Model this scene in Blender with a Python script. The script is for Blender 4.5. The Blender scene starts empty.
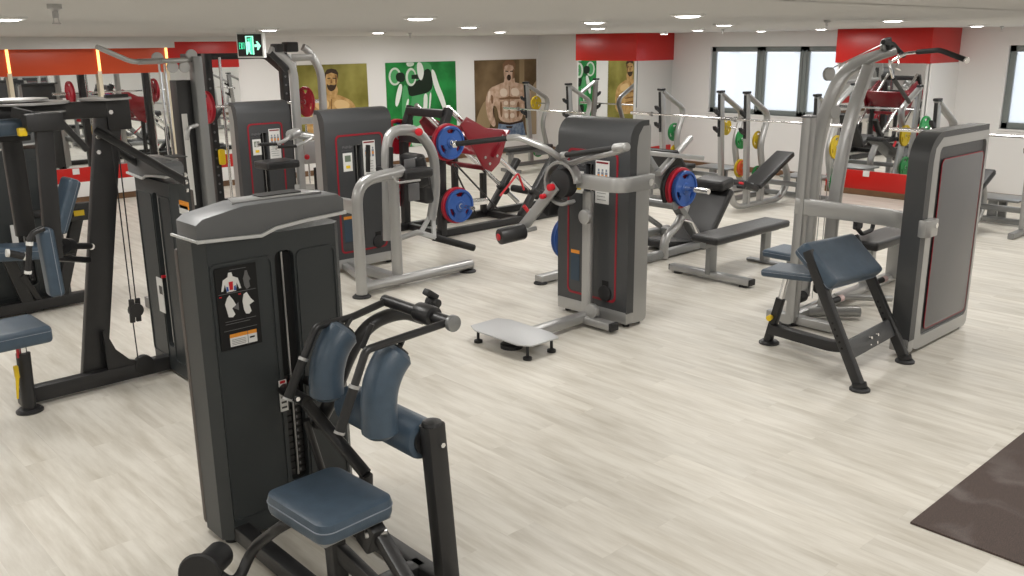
import bpy, bmesh, math, random
from mathutils import Vector, Matrix
PI = math.pi
random.seed(7)
SC = bpy.context.scene
COL = SC.collection

# ---------------------------------------------------------------- camera (real lens, standing at the room's origin)
CAM_H = 2.35
FPX = 902.0
yaw, pitch, roll = [math.radians(a) for a in (42.46, 15.21, 0.61)]
fwv = Vector((math.cos(pitch)*math.sin(yaw), math.cos(pitch)*math.cos(yaw), -math.sin(pitch)))
rtv = Vector((math.cos(yaw), -math.sin(yaw), 0)); dnv = fwv.cross(rtv)
_c, _s = math.cos(roll), math.sin(roll)
r0 = _c*rtv + _s*dnv; d0 = -_s*rtv + _c*dnv
cam = bpy.data.cameras.new('camera'); cam.sensor_width = 36; cam.lens = FPX/1024*36
cam.clip_start = 0.05; cam.clip_end = 200
co = bpy.data.objects.new('camera', cam); COL.objects.link(co)
m = Matrix((r0, -d0, -fwv)).transposed().to_4x4(); m.translation = Vector((0, 0, CAM_H)); co.matrix_world = m
SC.camera = co

def V(px, py, x=None, y=None, z=None):
    """point of the room seen at a measured pixel, on the plane x=, y= or z="""
    d = r0*((px-512)/FPX) + d0*((py-288)/FPX) + fwv
    if x is not None: t = x/d.x
    elif y is not None: t = y/d.y
    else: t = (z-CAM_H)/d.z
    return Vector((0, 0, CAM_H)) + d*t

# ---------------------------------------------------------------- materials
def mat(name, col, rough=.5, metal=0, spec=.5, bump=0, bscale=60, var=0, vscale=8, coat=0, emit=None, estr=0):
    m = bpy.data.materials.new(name); m.use_nodes = True
    nt = m.node_tree; b = nt.nodes['Principled BSDF']
    b.inputs['Base Color'].default_value = (*col, 1); b.inputs['Roughness'].default_value = rough
    b.inputs['Metallic'].default_value = metal; b.inputs['Specular IOR Level'].default_value = spec
    b.inputs['Coat Weight'].default_value = coat
    if emit: b.inputs['Emission Color'].default_value = (*emit, 1); b.inputs['Emission Strength'].default_value = estr
    if var or bump:
        tc = nt.nodes.new('ShaderNodeTexCoord')
    if var:
        n = nt.nodes.new('ShaderNodeTexNoise'); n.inputs['Scale'].default_value = vscale; n.inputs['Detail'].default_value = 4
        nt.links.new(tc.outputs['Object'], n.inputs['Vector'])
        r = nt.nodes.new('ShaderNodeMapRange'); r.inputs[1].default_value = .3; r.inputs[2].default_value = .7
        r.inputs[3].default_value = 1-var; r.inputs[4].default_value = 1+var
        nt.links.new(n.outputs[0], r.inputs[0])
        mx = nt.nodes.new('ShaderNodeVectorMath'); mx.operation = 'SCALE'; mx.inputs[0].default_value = col
        nt.links.new(r.outputs[0], mx.inputs['Scale']); nt.links.new(mx.outputs[0], b.inputs['Base Color'])
    if bump:
        n2 = nt.nodes.new('ShaderNodeTexNoise'); n2.inputs['Scale'].default_value = bscale; n2.inputs['Detail'].default_value = 3
        nt.links.new(tc.outputs['Object'], n2.inputs['Vector'])
        bp = nt.nodes.new('ShaderNodeBump'); bp.inputs['Strength'].default_value = bump; bp.inputs['Distance'].default_value = .01
        nt.links.new(n2.outputs[0], bp.inputs['Height']); nt.links.new(bp.outputs[0], b.inputs['Normal'])
    return m

M = {}
M['charcoal'] = mat('charcoal_plastic', (.031, .036, .038), .42, bump=.15, bscale=300)
M['cover'] = mat('dark_cover', (.05, .052, .055), .38, bump=.1, bscale=300)
M['greyplastic'] = mat('grey_plastic', (.12, .125, .13), .45)
M['panelgrey'] = mat('inset_panel_grey', (.16, .16, .165), .35, metal=.3)
M['blackmetal'] = mat('black_powder_coat', (.016, .016, .017), .38, var=.1)
M['black'] = mat('black_rubber', (.014, .014, .015), .55)
M['void'] = mat('black_slot', (.004, .004, .004), .8)
M['silver'] = mat('silver_paint', (.42, .42, .415), .32, metal=.55)
M['silverdark'] = mat('grey_paint', (.25, .255, .255), .34, metal=.5)
M['chrome'] = mat('chrome', (.85, .85, .86), .12, metal=1)
M['steel'] = mat('steel', (.5, .5, .5), .3, metal=1)
M['blue'] = mat('slate_blue_leather', (.05, .078, .112), .38, bump=.12, bscale=160, var=.1, vscale=20)
M['leather'] = mat('black_leather', (.018, .018, .019), .4, bump=.12, bscale=160)
M['piping'] = mat('pale_stitching', (.22, .25, .3), .6)
M['red'] = mat('red_plastic', (.55, .01, .02), .35)
M['maroon'] = mat('maroon_paint', (.2, .006, .014), .3, coat=.3)
M['redline'] = mat('red_inlay_line', (.27, .008, .02), .4)
M['plate_blue'] = mat('blue_rubber_plate', (.03, .10, .36), .42)
M['plate_red'] = mat('red_rubber_plate', (.48, .012, .03), .42)
M['plate_yellow'] = mat('yellow_rubber_plate', (.72, .52, .015), .45)
M['plate_green'] = mat('green_rubber_plate', (.01, .26, .06), .45)
M['plate_black'] = mat('black_rubber_plate', (.02, .02, .02), .5)
M['plate_orange'] = mat('orange_rubber_plate', (.7, .1, .02), .45)
M['yellow'] = mat('yellow_plastic', (.8, .55, .01), .4)
M['white'] = mat('white_wall', (.80, .79, .78), .75, bump=.04, bscale=40)
M['ceilm'] = mat('ceiling_paint', (.62, .615, .605), .85, bump=.03, bscale=30)
M['lacquer'] = mat('red_lacquer', (.52, .012, .008), .32)
M['lacquer_glow'] = mat('red_lacquer_warm_glow', (.60, .075, .02), .32)  # red band lacquer with the warm glow of the strips put into its colour
M['skirt'] = mat('brown_skirting', (.16, .085, .04), .5, var=.2)
M['trimw'] = mat('white_trim', (.8, .8, .79), .45)
M['cream'] = mat('cream_trim', (.75, .68, .52), .5)
M['alu'] = mat('window_frame_grey_green', (.2, .225, .22), .4)
M['sticker'] = mat('white_sticker', (.75, .75, .73), .5)
M['orange'] = mat('orange_label', (.8, .3, .03), .5)
M['ink'] = mat('dark_print', (.05, .05, .05), .5)
M['lcd'] = mat('lcd_grey_green', (.16, .2, .15), .3)
M['mirror'] = mat('mirror_glass', (.86, .88, .88), .015, metal=1)
M['handle'] = mat('black_foam_grip', (.012, .012, .012), .7)

def diamond():
    m = mat('checker_plate', (.52, .53, .54), .45, metal=.4); nt = m.node_tree; b = nt.nodes['Principled BSDF']
    tc = nt.nodes.new('ShaderNodeTexCoord'); mp = nt.nodes.new('ShaderNodeMapping'); mp.inputs['Rotation'].default_value = (0, 0, PI/4)
    nt.links.new(tc.outputs['Object'], mp.inputs[0])
    c = nt.nodes.new('ShaderNodeTexChecker'); c.inputs['Scale'].default_value = 60; nt.links.new(mp.outputs[0], c.inputs['Vector'])
    bp = nt.nodes.new('ShaderNodeBump'); bp.inputs['Strength'].default_value = .5; bp.inputs['Distance'].default_value = .004
    nt.links.new(c.outputs['Fac'], bp.inputs['Height']); nt.links.new(bp.outputs[0], b.inputs['Normal'])
    return m
M['diamond'] = diamond()

def floor_mat():
    m = mat('pale_oak_laminate', (.6, .58, .54), .38); nt = m.node_tree; b = nt.nodes['Principled BSDF']
    L = nt.links; N = nt.nodes.new
    tc = N('ShaderNodeTexCoord')
    mp = N('ShaderNodeMapping'); mp.inputs['Rotation'].default_value = (0, 0, PI/2); L.new(tc.outputs['Object'], mp.inputs[0])
    br = N('ShaderNodeTexBrick'); br.offset = .37; br.inputs['Scale'].default_value = 1
    br.inputs['Brick Width'].default_value = 1.25; br.inputs['Row Height'].default_value = .19; br.inputs['Mortar Size'].default_value = .0012
    br.inputs['Color1'].default_value = (.0, .0, .0, 1); br.inputs['Color2'].default_value = (1, 1, 1, 1); br.inputs['Mortar'].default_value = (.35, .35, .35, 1)
    L.new(mp.outputs[0], br.inputs['Vector'])
    mg = N('ShaderNodeMapping'); mg.inputs['Scale'].default_value = (6, .7, 1); L.new(tc.outputs['Object'], mg.inputs[0])
    ad = N('ShaderNodeVectorMath'); ad.operation = 'ADD'; L.new(mg.outputs[0], ad.inputs[0])
    sc = N('ShaderNodeVectorMath'); sc.operation = 'SCALE'; sc.inputs['Scale'].default_value = 7; L.new(br.outputs['Color'], sc.inputs[0]); L.new(sc.outputs[0], ad.inputs[1])
    n1 = N('ShaderNodeTexNoise'); n1.inputs['Scale'].default_value = 2.2; n1.inputs['Detail'].default_value = 7; n1.inputs['Roughness'].default_value = .62; L.new(ad.outputs[0], n1.inputs['Vector'])
    cr = N('ShaderNodeValToRGB'); cr.color_ramp.elements[0].position = .32; cr.color_ramp.elements[0].color = (.57, .53, .455, 1)
    cr.color_ramp.elements[1].position = .62; cr.color_ramp.elements[1].color = (.765, .735, .665, 1); L.new(n1.outputs[0], cr.inputs[0])
    mx = N('ShaderNodeMix'); mx.data_type = 'RGBA'; mx.blend_type = 'MULTIPLY'; mx.inputs[0].default_value = .10
    L.new(cr.outputs[0], mx.inputs[6]); L.new(br.outputs['Color'], mx.inputs[7])
    L.new(mx.outputs[2], b.inputs['Base Color'])
    r = N('ShaderNodeMapRange'); r.inputs[3].default_value = .3; r.inputs[4].default_value = .5; L.new(n1.outputs[0], r.inputs[0]); L.new(r.outputs[0], b.inputs['Roughness'])
    return m
M['floor'] = floor_mat()

def mat_rubber():
    m = mat('speckled_rubber', (.08, .06, .055), .75); nt = m.node_tree; b = nt.nodes['Principled BSDF']; L = nt.links; N = nt.nodes.new
    tc = N('ShaderNodeTexCoord')
    v = N('ShaderNodeTexNoise'); v.inputs['Scale'].default_value = 260; v.inputs['Detail'].default_value = 1; L.new(tc.outputs['Object'], v.inputs['Vector'])
    cr = N('ShaderNodeValToRGB'); e = cr.color_ramp.elements; e[0].position = .4; e[0].color = (.035, .028, .026, 1); e[1].position = .66; e[1].color = (.13, .085, .07, 1)
    L.new(v.outputs[0], cr.inputs[0])
    n = N('ShaderNodeTexNoise'); n.inputs['Scale'].default_value = 3.2; n.inputs['Detail'].default_value = 6; n.inputs['Distortion'].default_value = .5; L.new(tc.outputs['Object'], n.inputs['Vector'])
    c2 = N('ShaderNodeValToRGB'); e = c2.color_ramp.elements; e[0].position = .56; e[0].color = (0, 0, 0, 1); e[1].position = .75; e[1].color = (.38, .38, .38, 1); L.new(n.outputs[0], c2.inputs[0])
    mx = N('ShaderNodeMix'); mx.data_type = 'RGBA'; mx.inputs[7].default_value = (.26, .23, .22, 1)
    L.new(c2.outputs[0], mx.inputs[0]); L.new(cr.outputs[0], mx.inputs[6]); L.new(mx.outputs[2], b.inputs['Base Color'])
    return m
M['mat'] = mat_rubber()

# ---------------------------------------------------------------- mesh builder
def arc_pts(pts, fil):
    pts = [Vector(p) for p in pts]
    if not fil or len(pts) < 3: return pts
    out = [pts[0]]
    for a, b, c in zip(pts, pts[1:], pts[2:]):
        f = fil if not isinstance(fil, (list, tuple)) else fil[0]
        d1 = min(f, (a-b).length*.48); d2 = min(f, (c-b).length*.48)
        p = b+(a-b).normalized()*d1; q = b+(c-b).normalized()*d2
        for k in range(7):
            t = k/6; out.append(p*(1-t)**2 + b*2*t*(1-t) + q*t*t)
    out.append(pts[-1]); return out

class MB:
    def __init__(s): s.bm = bmesh.new()
    def _join(s, bm, mi=0, mx=None):
        if mx is not None: bm.transform(mx)
        bmesh.ops.recalc_face_normals(bm, faces=bm.faces)
        for f in bm.faces: f.material_index = mi if mi is not None else f.material_index
        me = bpy.data.meshes.new('tmp'); bm.to_mesh(me); bm.free(); s.bm.from_mesh(me); bpy.data.meshes.remove(me)
        return s
    def box(s, c, size, bev=0, seg=2, R=None, m=0):
        bm = bmesh.new(); bmesh.ops.create_cube(bm, size=1)
        bmesh.ops.scale(bm, vec=Vector(size), verts=bm.verts)
        if bev: bmesh.ops.bevel(bm, geom=bm.edges[:], offset=min(bev, min(size)*.49), segments=seg, profile=.6, affect='EDGES', clamp_overlap=True)
        mx = Matrix.Translation(Vector(c))
        if R is not None: mx = mx @ R.to_4x4()
        return s._join(bm, m, mx)
    def bb(s, lo, hi, bev=0, seg=2, m=0):
        lo = Vector(lo); hi = Vector(hi); return s.box((lo+hi)/2, [abs(v) for v in (hi-lo)], bev, seg, m=m)
    def sweep(s, pts, prof, fil=0, up=(0, 0, 1), m=0, scale=None):
        pts = arc_pts(pts, fil)
        up = Vector(up); n = len(pts); bm = bmesh.new(); rings = []
        prev = None
        for i, p in enumerate(pts):
            t = (pts[min(i+1, n-1)]-pts[max(i-1, 0)]).normalized()
            if up.length: 
                u = up if abs(t.dot(up.normalized())) < .97 else (Vector((1, 0, 0)) if abs(t.x) < .9 else Vector((0, 1, 0)))
                if prev is not None and u != up: u = prev
                side = t.cross(u).normalized(); uu = side.cross(t).normalized(); prev = uu
            k = scale[i] if scale and i < len(scale) else 1
            rings.append([bm.verts.new(p + side*a*k + uu*b*k) for a, b in prof])
        K = len(prof)
        for a, b in zip(rings, rings[1:]):
            for j in range(K): bm.faces.new((a[j], a[(j+1) % K], b[(j+1) % K], b[j]))
        bm.faces.new(rings[0][::-1]); bm.faces.new(rings[-1])
        return s._join(bm, m)
    def tube(s, pts, r, fil=0, n=12, m=0, up=(0, 0, 1)):
        return s.sweep(pts, [(r*math.cos(2*PI*k/n), r*math.sin(2*PI*k/n)) for k in range(n)], fil, up, m)
    def oval(s, pts, a, b, fil=0, n=16, m=0, up=(0, 0, 1)):
        return s.sweep(pts, [(a*math.cos(2*PI*k/n), b*math.sin(2*PI*k/n)) for k in range(n)], fil, up, m)
    def bar(s, pts, w, h, fil=0, up=(0, 0, 1), r=.008, m=0):
        """rectangular tube: w across, h along `up`"""
        r = min(r, w*.45, h*.45); pr = []
        for cx, cy, a0 in ((w/2-r, h/2-r, 0), (-w/2+r, h/2-r, PI/2), (-w/2+r, -h/2+r, PI), (w/2-r, -h/2+r, 1.5*PI)):
            for k in range(3): a = a0+k*PI/4; pr.append((cx+r*math.cos(a), cy+r*math.sin(a)))
        return s.sweep(pts, pr, fil, up, m)
    def lathe(s, prof, o, ax, n=28, m=0):
        """prof: (radius, distance along ax)"""
        ax = Vector(ax).normalized(); o = Vector(o)
        u = ax.orthogonal().normalized(); v = ax.cross(u); bm = bmesh.new(); rings = []
        for r, z in prof:
            if r < 1e-6: rings.append([bm.verts.new(o+ax*z)])
            else: rings.append([bm.verts.new(o+ax*z+(u*math.cos(2*PI*k/n)+v*math.sin(2*PI*k/n))*r) for k in range(n)])
        for a, b in zip(rings, rings[1:]):
            for j in range(n):
                j2 = (j+1) % n
                if len(a) == 1 and len(b) == 1: continue
                if len(a) == 1: bm.faces.new((a[0], b[j2], b[j]))
                elif len(b) == 1: bm.faces.new((a[j], a[j2], b[0]))
                else: bm.faces.new((a[j], a[j2], b[j2], b[j]))
        if prof[0] == prof[-1] and len(rings[0]) > 1: bmesh.ops.remove_doubles(bm, verts=bm.verts, dist=1e-6)
        else:
            if len(rings[0]) > 1: bm.faces.new(rings[0][::-1])
            if len(rings[-1]) > 1: bm.faces.new(rings[-1])
        return s._join(bm, m)
    def cyl(s, a, b, r, r2=None, n=24, bev=0, m=0):
        a = Vector(a); b = Vector(b); L = (b-a).length; r2 = r if r2 is None else r2
        pr = [(0, 0), (r, 0), (r2, L), (0, L)] if not bev else [(0, 0), (r-bev, 0), (r-bev*.3, bev*.3), (r, bev), (r2, L-bev), (r2-bev*.3, L-bev*.3), (r2-bev, L), (0, L)]
        return s.lathe(pr, a, b-a, n, m)
    def prism(s, outline, depth, O=(0, 0, 0), U=(1, 0, 0), W=(0, 0, 1), holes=(), bev=0, m=0):
        """outline in (U,W) from O, extruded by depth along W x U"""
        U = Vector(U).normalized(); W = Vector(W).normalized(); N = W.cross(U); O = Vector(O)
        bm = bmesh.new(); es = []
        for lp in [outline]+list(holes):
            vs = [bm.verts.new((a, b, 0)) for a, b in lp]
            es += [bm.edges.new((vs[i], vs[(i+1) % len(vs)])) for i in range(len(vs))]
        if holes: bmesh.ops.triangle_fill(bm, use_beauty=True, use_dissolve=False, edges=es)
        else: bm.faces.new([v for v in bm.verts])
        g = bmesh.ops.extrude_face_region(bm, geom=bm.faces[:])
        bmesh.ops.translate(bm, vec=(0, 0, depth), verts=[v for v in g['geom'] if isinstance(v, bmesh.types.BMVert)])
        if bev:
            ed = [e for e in bm.edges if abs(e.verts[0].co.z-e.verts[1].co.z) < 1e-6 and len(e.link_faces) == 2 and abs(e.link_faces[0].normal.dot(e.link_faces[1].normal)) < .5]
            bmesh.ops.recalc_face_normals(bm, faces=bm.faces)
            ed = [e for e in bm.edges if abs(e.verts[0].co.z-e.verts[1].co.z) < 1e-6 and len(e.link_faces) == 2 and abs(e.link_faces[0].normal.dot(e.link_faces[1].normal)) < .5]
            bmesh.ops.bevel(bm, geom=ed, offset=bev, segments=2, profile=.6, affect='EDGES', clamp_overlap=True)
        mx = Matrix((U, W, N)).transposed().to_4x4(); mx.translation = O
        return s._join(bm, m, mx)
    def quad(s, pts, m=0):
        bm = bmesh.new(); bm.faces.new([bm.verts.new(Vector(p)) for p in pts]); return s._join(bm, m)
    def xf(s, mx): s.bm.transform(mx); return s

def rrect(x0, z0, x1, z1, r=.03, k=4, rs=None):
    """rounded rectangle outline; rs = radii for (lower-left, lower-right, upper-right, upper-left)"""
    rs = rs or (r, r, r, r); out = []
    for (cx, cz, sx, sz, a0), rr in zip(((x0, z0, 1, 1, PI), (x1, z0, -1, 1, 1.5*PI), (x1, z1, -1, -1, 0), (x0, z1, 1, -1, PI/2)), rs):
        for i in range(k+1):
            a = a0+i*PI/2/k; out.append((cx+sx*rr+rr*math.cos(a), cz+sz*rr+rr*math.sin(a)))
    o = [out[0]]
    for p in out[1:]:
        if abs(p[0]-o[-1][0])+abs(p[1]-o[-1][1]) > 1e-5: o.append(p)
    return o

OFF = {}
def finish(name, mb, mats, off, smooth=35):
    me = bpy.data.meshes.new(name); bm = mb.bm
    bmesh.ops.translate(bm, vec=-Vector(off), verts=bm.verts)
    bm.to_mesh(me); bm.free()
    for k in (mats if isinstance(mats, (list, tuple)) else [mats]): me.materials.append(M[k] if isinstance(k, str) else k)
    me.shade_smooth(); me.set_sharp_from_angle(angle=math.radians(smooth))
    o = bpy.data.objects.new(name, me); COL.objects.link(o); return o
def thing(name, label, cat, loc, group=None):
    o = bpy.data.objects.new(name, None); COL.objects.link(o); o.location = loc; o.empty_display_size = .1
    o['label'] = label; o['category'] = cat
    if group: o['group'] = group
    OFF[o.name] = Vector(loc); return o
SPLIT = {'rubber_foot', 'bolt', 'grip_collar', 'handle_collar', 'lever_collar', 'cable', 'bar_catch', 'catch_tip', 'cam_plate', 'guide_rod', 'weight', 'grip', 'hook', 'peg_hole', 'support_frame', 'crossbar', 'carriage', 'red_knob'}
def islands(bm):
    bm.verts.ensure_lookup_table(); seen = set(); out = []
    for v in bm.verts:
        if v.index in seen: continue
        st = [v]; seen.add(v.index); comp = []
        while st:
            a = st.pop(); comp.append(a.index)
            for e in a.link_edges:
                b = e.other_vert(a)
                if b.index not in seen: seen.add(b.index); st.append(b)
        out.append(set(comp))
    return out
def part(name, mb, mats, parent, label=None):
    if name in SPLIT:
        mb.bm.verts.index_update(); isl = islands(mb.bm)
        if len(isl) > 1:
            o = None
            for comp in isl:
                n = MB(); n.bm = mb.bm.copy(); n.bm.verts.ensure_lookup_table()
                bmesh.ops.delete(n.bm, geom=[v for v in n.bm.verts if v.index not in comp], context='VERTS')
                o = part1(name, n, mats, parent, label)
            return o
    return part1(name, mb, mats, parent, label)
def part1(name, mb, mats, parent, label=None):
    off = OFF[parent.name]; o = finish(name, mb, mats, off); o.parent = parent; OFF[o.name] = off
    if label: o['label'] = label
    return o
def single(name, mb, mats, label, cat, group=None, loc=(0, 0, 0)):
    o = finish(name, mb, mats, loc); o.location = loc; o['label'] = label; o['category'] = cat; OFF[o.name] = Vector(loc)
    if group: o['group'] = group
    return o
def struct(name, mb, mats, loc=(0, 0, 0)):
    o = finish(name, mb, mats, loc); o.location = loc; o['kind'] = 'structure'; OFF[o.name] = Vector(loc); return o
def dup(o, loc, rz=0, label=None, group=None):
    def cp(a, par):
        c = a.copy(); COL.objects.link(c); c.parent = par; OFF[c.name] = OFF.get(a.name, Vector())
        for ch in list(a.children): cp(ch, c)
        return c
    r = cp(o, None); r.location = loc; r.rotation_euler = (0, 0, rz)
    if label: r['label'] = label
    if group: r['group'] = group
    return r
EXPOSURE = -0.04
# ================================================================ ROOM
XR, YB, ZC = 14.45, 14.85, 2.5
X0, Y0 = -4.0, -4.0
T = .15
struct('floor', MB().bb((X0-T, Y0-T, -.1), (XR+T, YB+T, 0)), 'floor')
struct('ceiling', MB().bb((X0-T, Y0-T, ZC), (XR+T, YB+T, ZC+.1)), 'ceilm')
struct('wall_back', MB().bb((X0-T, YB, 0), (XR+T, YB+T, ZC)), 'white')
struct('wall_left', MB().bb((X0-T, Y0-T, 0), (X0, YB, ZC)), 'white')
struct('wall_front', MB().bb((X0, Y0-T, 0), (XR+T, Y0, ZC)), 'white')
# right wall with two window openings
W1 = (7.2, 10.25); W2 = (2.0, 5.07); WZ = (1.05, 2.24)
w = MB()
w.bb((XR, Y0, 0), (XR+T, YB, WZ[0])); w.bb((XR, Y0, WZ[1]), (XR+T, YB, ZC))
for a, b in ((Y0, W2[0]), (W2[1], W1[0]), (W1[1], YB)): w.bb((XR, a, WZ[0]), (XR+T, b, WZ[1]))
struct('wall_right', w, 'white')
def frosted():
    m = bpy.data.materials.new('window_glass'); m.use_nodes = True; nt = m.node_tree
    for n in list(nt.nodes):
        if n.type != 'OUTPUT_MATERIAL': nt.nodes.remove(n)
    out = [n for n in nt.nodes][0]
    t = nt.nodes.new('ShaderNodeBsdfTransparent'); t.inputs[0].default_value = (.93, .95, .96, 1)
    g = nt.nodes.new('ShaderNodeBsdfGlossy'); g.inputs['Roughness'].default_value = .03
    d = nt.nodes.new('ShaderNodeBsdfTranslucent'); d.inputs[0].default_value = (.9, .92, .95, 1)
    a = nt.nodes.new('ShaderNodeMixShader'); a.inputs[0].default_value = .35
    b = nt.nodes.new('ShaderNodeMixShader'); b.inputs[0].default_value = .05
    L = nt.links.new
    L(t.outputs[0], a.inputs[1]); L(d.outputs[0], a.inputs[2]); L(a.outputs[0], b.inputs[1]); L(g.outputs[0], b.inputs[2]); L(b.outputs[0], out.inputs[0])
    return m
M['pane'] = frosted()
for i, (wy, muls) in enumerate(((W1, (9.2, 8.35)), (W2, (4.1, 3.1)))):
    f = MB(); x0, x1 = XR+.05, XR+.11
    for a, b in ((wy[0], wy[0]+.09), (wy[1]-.09, wy[1])): f.bb((x0, a, WZ[0]), (x1, b, WZ[1]), .006)
    for a, b in ((WZ[0], WZ[0]+.09), (WZ[1]-.09, WZ[1])): f.bb((x0, wy[0], a), (x1, wy[1], b), .006)
    for mu in muls:
        f.bb((x0, mu-.09, WZ[0]), (x1, mu+.09, WZ[1]), .006)
        f.bb((x0-.012, mu-.05, WZ[0]+.06), (x0, mu-.03, WZ[1]-.06)); f.bb((x0-.012, mu+.03, WZ[0]+.06), (x0, mu+.05, WZ[1]-.06))
    wf = struct('window_%d' % (i+1), f, 'alu')
    g = MB(); ed = [wy[1]]+list(muls)+[wy[0]]
    for a, b in zip(ed, ed[1:]): g.bb((XR+.075, b+.09, WZ[0]+.08), (XR+.083, a-.09, WZ[1]-.08))
    part('glass_panes', g, 'pane', wf)
    part('sill', MB().bb((XR-.02, wy[0]-.02, WZ[0]-.03), (XR+.06, wy[1]+.02, WZ[0]), .004), 'trimw', wf)
# pale neighbouring facade outside
o = MB(); o.bb((XR+7, -6, -1), (XR+7.3, 16, 2.0)); o.bb((XR+6.2, -6, 2.3), (XR+6.5, 16, 2.55))
for k in range(12): o.bb((XR+6.4, -5+k*1.9, 0), (XR+6.6, -4.8+k*1.9, 2.4))
struct('trim_1', o, mat('pale_facade', (.72, .73, .74), .8))
# baseboards
struct('baseboard_right', MB().bb((XR-.015, Y0, 0), (XR, YB, .1), .003), 'skirt')
struct('baseboard_back', MB().bb((X0, YB-.015, 0), (13.99, YB, .1), .003), 'skirt')
struct('baseboard_left', MB().bb((X0, Y0, 0), (X0+.015, YB, .1), .003), 'skirt')
# ---- red bands and mirrors on the long wall (left part)
XM = 7.28
def band(nm, lo, hi, mt): return struct(nm, MB().bb(lo, hi, .004), mt)
band('trim_2', (X0, YB-.08, 1.95), (6.02, YB, ZC), 'lacquer_glow')  # same red band, its warm glow painted as orange
band('trim_3', (6.06, YB-.08, 2.0), (XM, YB, ZC), 'lacquer')
band('trim_4', (X0, YB-.04, .33), (XM, YB, .55), 'lacquer')
band('trim_5', (X0, YB-.045, .1), (XM, YB, .33), 'trimw')
struct('trim_6', MB().bb((X0, YB-.02, .55), (XM, YB-.012, 2.0)), 'mirror')
st = MB()
for x in (3.72, 4.98, 6.04): st.bb((x-.03, YB-.085, .33), (x+.03, YB-.02, 2.0), .004)
struct('trim_7', st, 'cream')
M['led'] = mat('warm_light_strip', (.8, .6, .3), .5, emit=(1, .62, .18), estr=2.2)
st = MB()
for x in (3.72, 4.98, 6.04): st.bb((x-.016, YB-.095, 2.0), (x+.022, YB-.08, ZC), .002)
struct('trim_8', st, 'led')
so = MB(); so.bb((X0, YB-.45, 2.33), (6.04, YB, ZC+.01)); so.bb((6.04, YB-.45, 2.42), (XM, YB, ZC+.01)); struct('trim_9', so, 'ceilm')
# ---- corner pillar and window pillar, mirrored
def pillar(n, xa, ya, yb, front_mirror):
    struct('trim_%d' % n, MB().bb((xa+.03, ya+.03, 0), (XR, yb, ZC)), 'trimw')
    b = MB(); b.bb((xa, ya, 2.0), (XR, yb+.02, ZC), .004); struct('trim_%d' % (n+1), b, 'lacquer')
    mr = MB(); mr.bb((xa+.018, ya+.06, .38), (xa+.03, yb-.04, 2.0))
    if front_mirror: mr.bb((xa+.05, ya+.018, .38), (XR-.01, ya+.03, 2.0))
    struct('trim_%d' % (n+2), mr, 'mirror')
    b = MB(); b.bb((xa, ya, .09), (XR, yb+.02, .38), .004); struct('trim_%d' % (n+3), b, 'lacquer')
    b = MB(); b.bb((xa-.01, ya-.01, 0), (XR, yb+.02, .09), .003); struct('trim_%d' % (n+4), b, 'skirt')
pillar(10, 13.33, 11.1, 12.62, True)
pillar(20, 13.45, 5.76, 7.2, False)
struct('trim_26', MB().bb((13.49, 5.745, .0), (XR, 5.765, 2.0)), 'white')
# socket-like white labels on red strips
st = MB(); st.box((13.44, 6.55, .34), (.012, .1, .09), .002); struct('trim_27', st, 'sticker')
st = MB(); st.box((4.45, YB-.045, .5), (.1, .012, .09), .002); struct('trim_28', st, 'sticker')

# ---- ceiling details
struct('trim_30', MB().bb((X0, 2.0, ZC-.0), (9.3, 2.03, ZC+.01)), 'ceilm')
M['lamp'] = mat('lamp_disc', (.9, .9, .9), .4, emit=(1, .97, .92), estr=14)
ring = MB(); ring.lathe([(.075, .0), (.1, .0), (.1, -.008), (.09, -.014), (.075, -.006), (.075, 0)], (0, 0, 0), (0, 0, 1), 28)
dl0 = thing('downlight', 'round recessed downlight', 'ceiling light', (0, 0, 0), 'round white downlights in the ceiling')
part('rim', ring, 'trimw', dl0)
dc = MB(); dc.lathe([(0, -.022), (.05, -.02), (.07, -.014), (.076, .0), (0, .0)], (0, 0, 0), (0, 0, 1), 28); part('lamp_disc', dc, 'lamp', dl0)
LP = [(5, 17), (178, 38), (269, 29), (378, 32), (420, 16.7), (469, 26), (500, 31.2), (594, 21), (598, 27.5), (688, 14), (724, 24), (698, 29.5), (761, 30.5), (821, 28.5), (893, 19.5), (977, 25.3)]
LL = ['downlight at the far left edge, above the orange band', 'small downlight just left of the hanging exit sign, near the red band', 'downlight just right of the hanging exit sign',
 'downlight above the gap between the yellow poster and the green poster', 'largest downlight, above the green poster', 'downlight above the brown poster, front one of two', 'small downlight above the brown poster, nearest the wall',
 'downlight in front of the corner pillar, front one of a close pair', 'downlight in front of the corner pillar, rear one of a close pair', 'large downlight right of the corner pillar, nearest the camera',
 'downlight above the first barbell rack uprights', 'small downlight beside the right end of the corner pillar band', 'small downlight in front of the three-pane window',
 'downlight just left of the window pillar band', 'large downlight above the window pillar band', 'downlight between the window pillar and the right window']
pts = []
for i, ((px, py), lb) in enumerate(zip(LP, LL)):
    p = V(px, py, z=ZC); p.x = min(p.x, XR-.35); p.y = min(p.y, YB-.35)
    if i == 0: dl0.location = p; dl0['label'] = lb
    else: dup(dl0, p, 0, lb)
    pts.append(p)
# the room's lamps: area lights on an even grid, standing in for the ceiling downlights
def area(p, e, size=.2, col=(1, .972, .93)):
    l = bpy.data.lights.new('lamp', 'AREA'); l.shape = 'DISK'; l.size = size; l.energy = e; l.color = col
    o = bpy.data.objects.new('lamp', l); COL.objects.link(o); o.location = p; return o
n = 0
for gx in (-1.5, 1.6, 4.7, 7.5, 10.1, 12.4):
    for gy in (-1.5, 1.6, 4.6, 7.4, 9.7, 13.3):
        area((gx, gy, ZC-.03), 24, .7)
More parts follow.
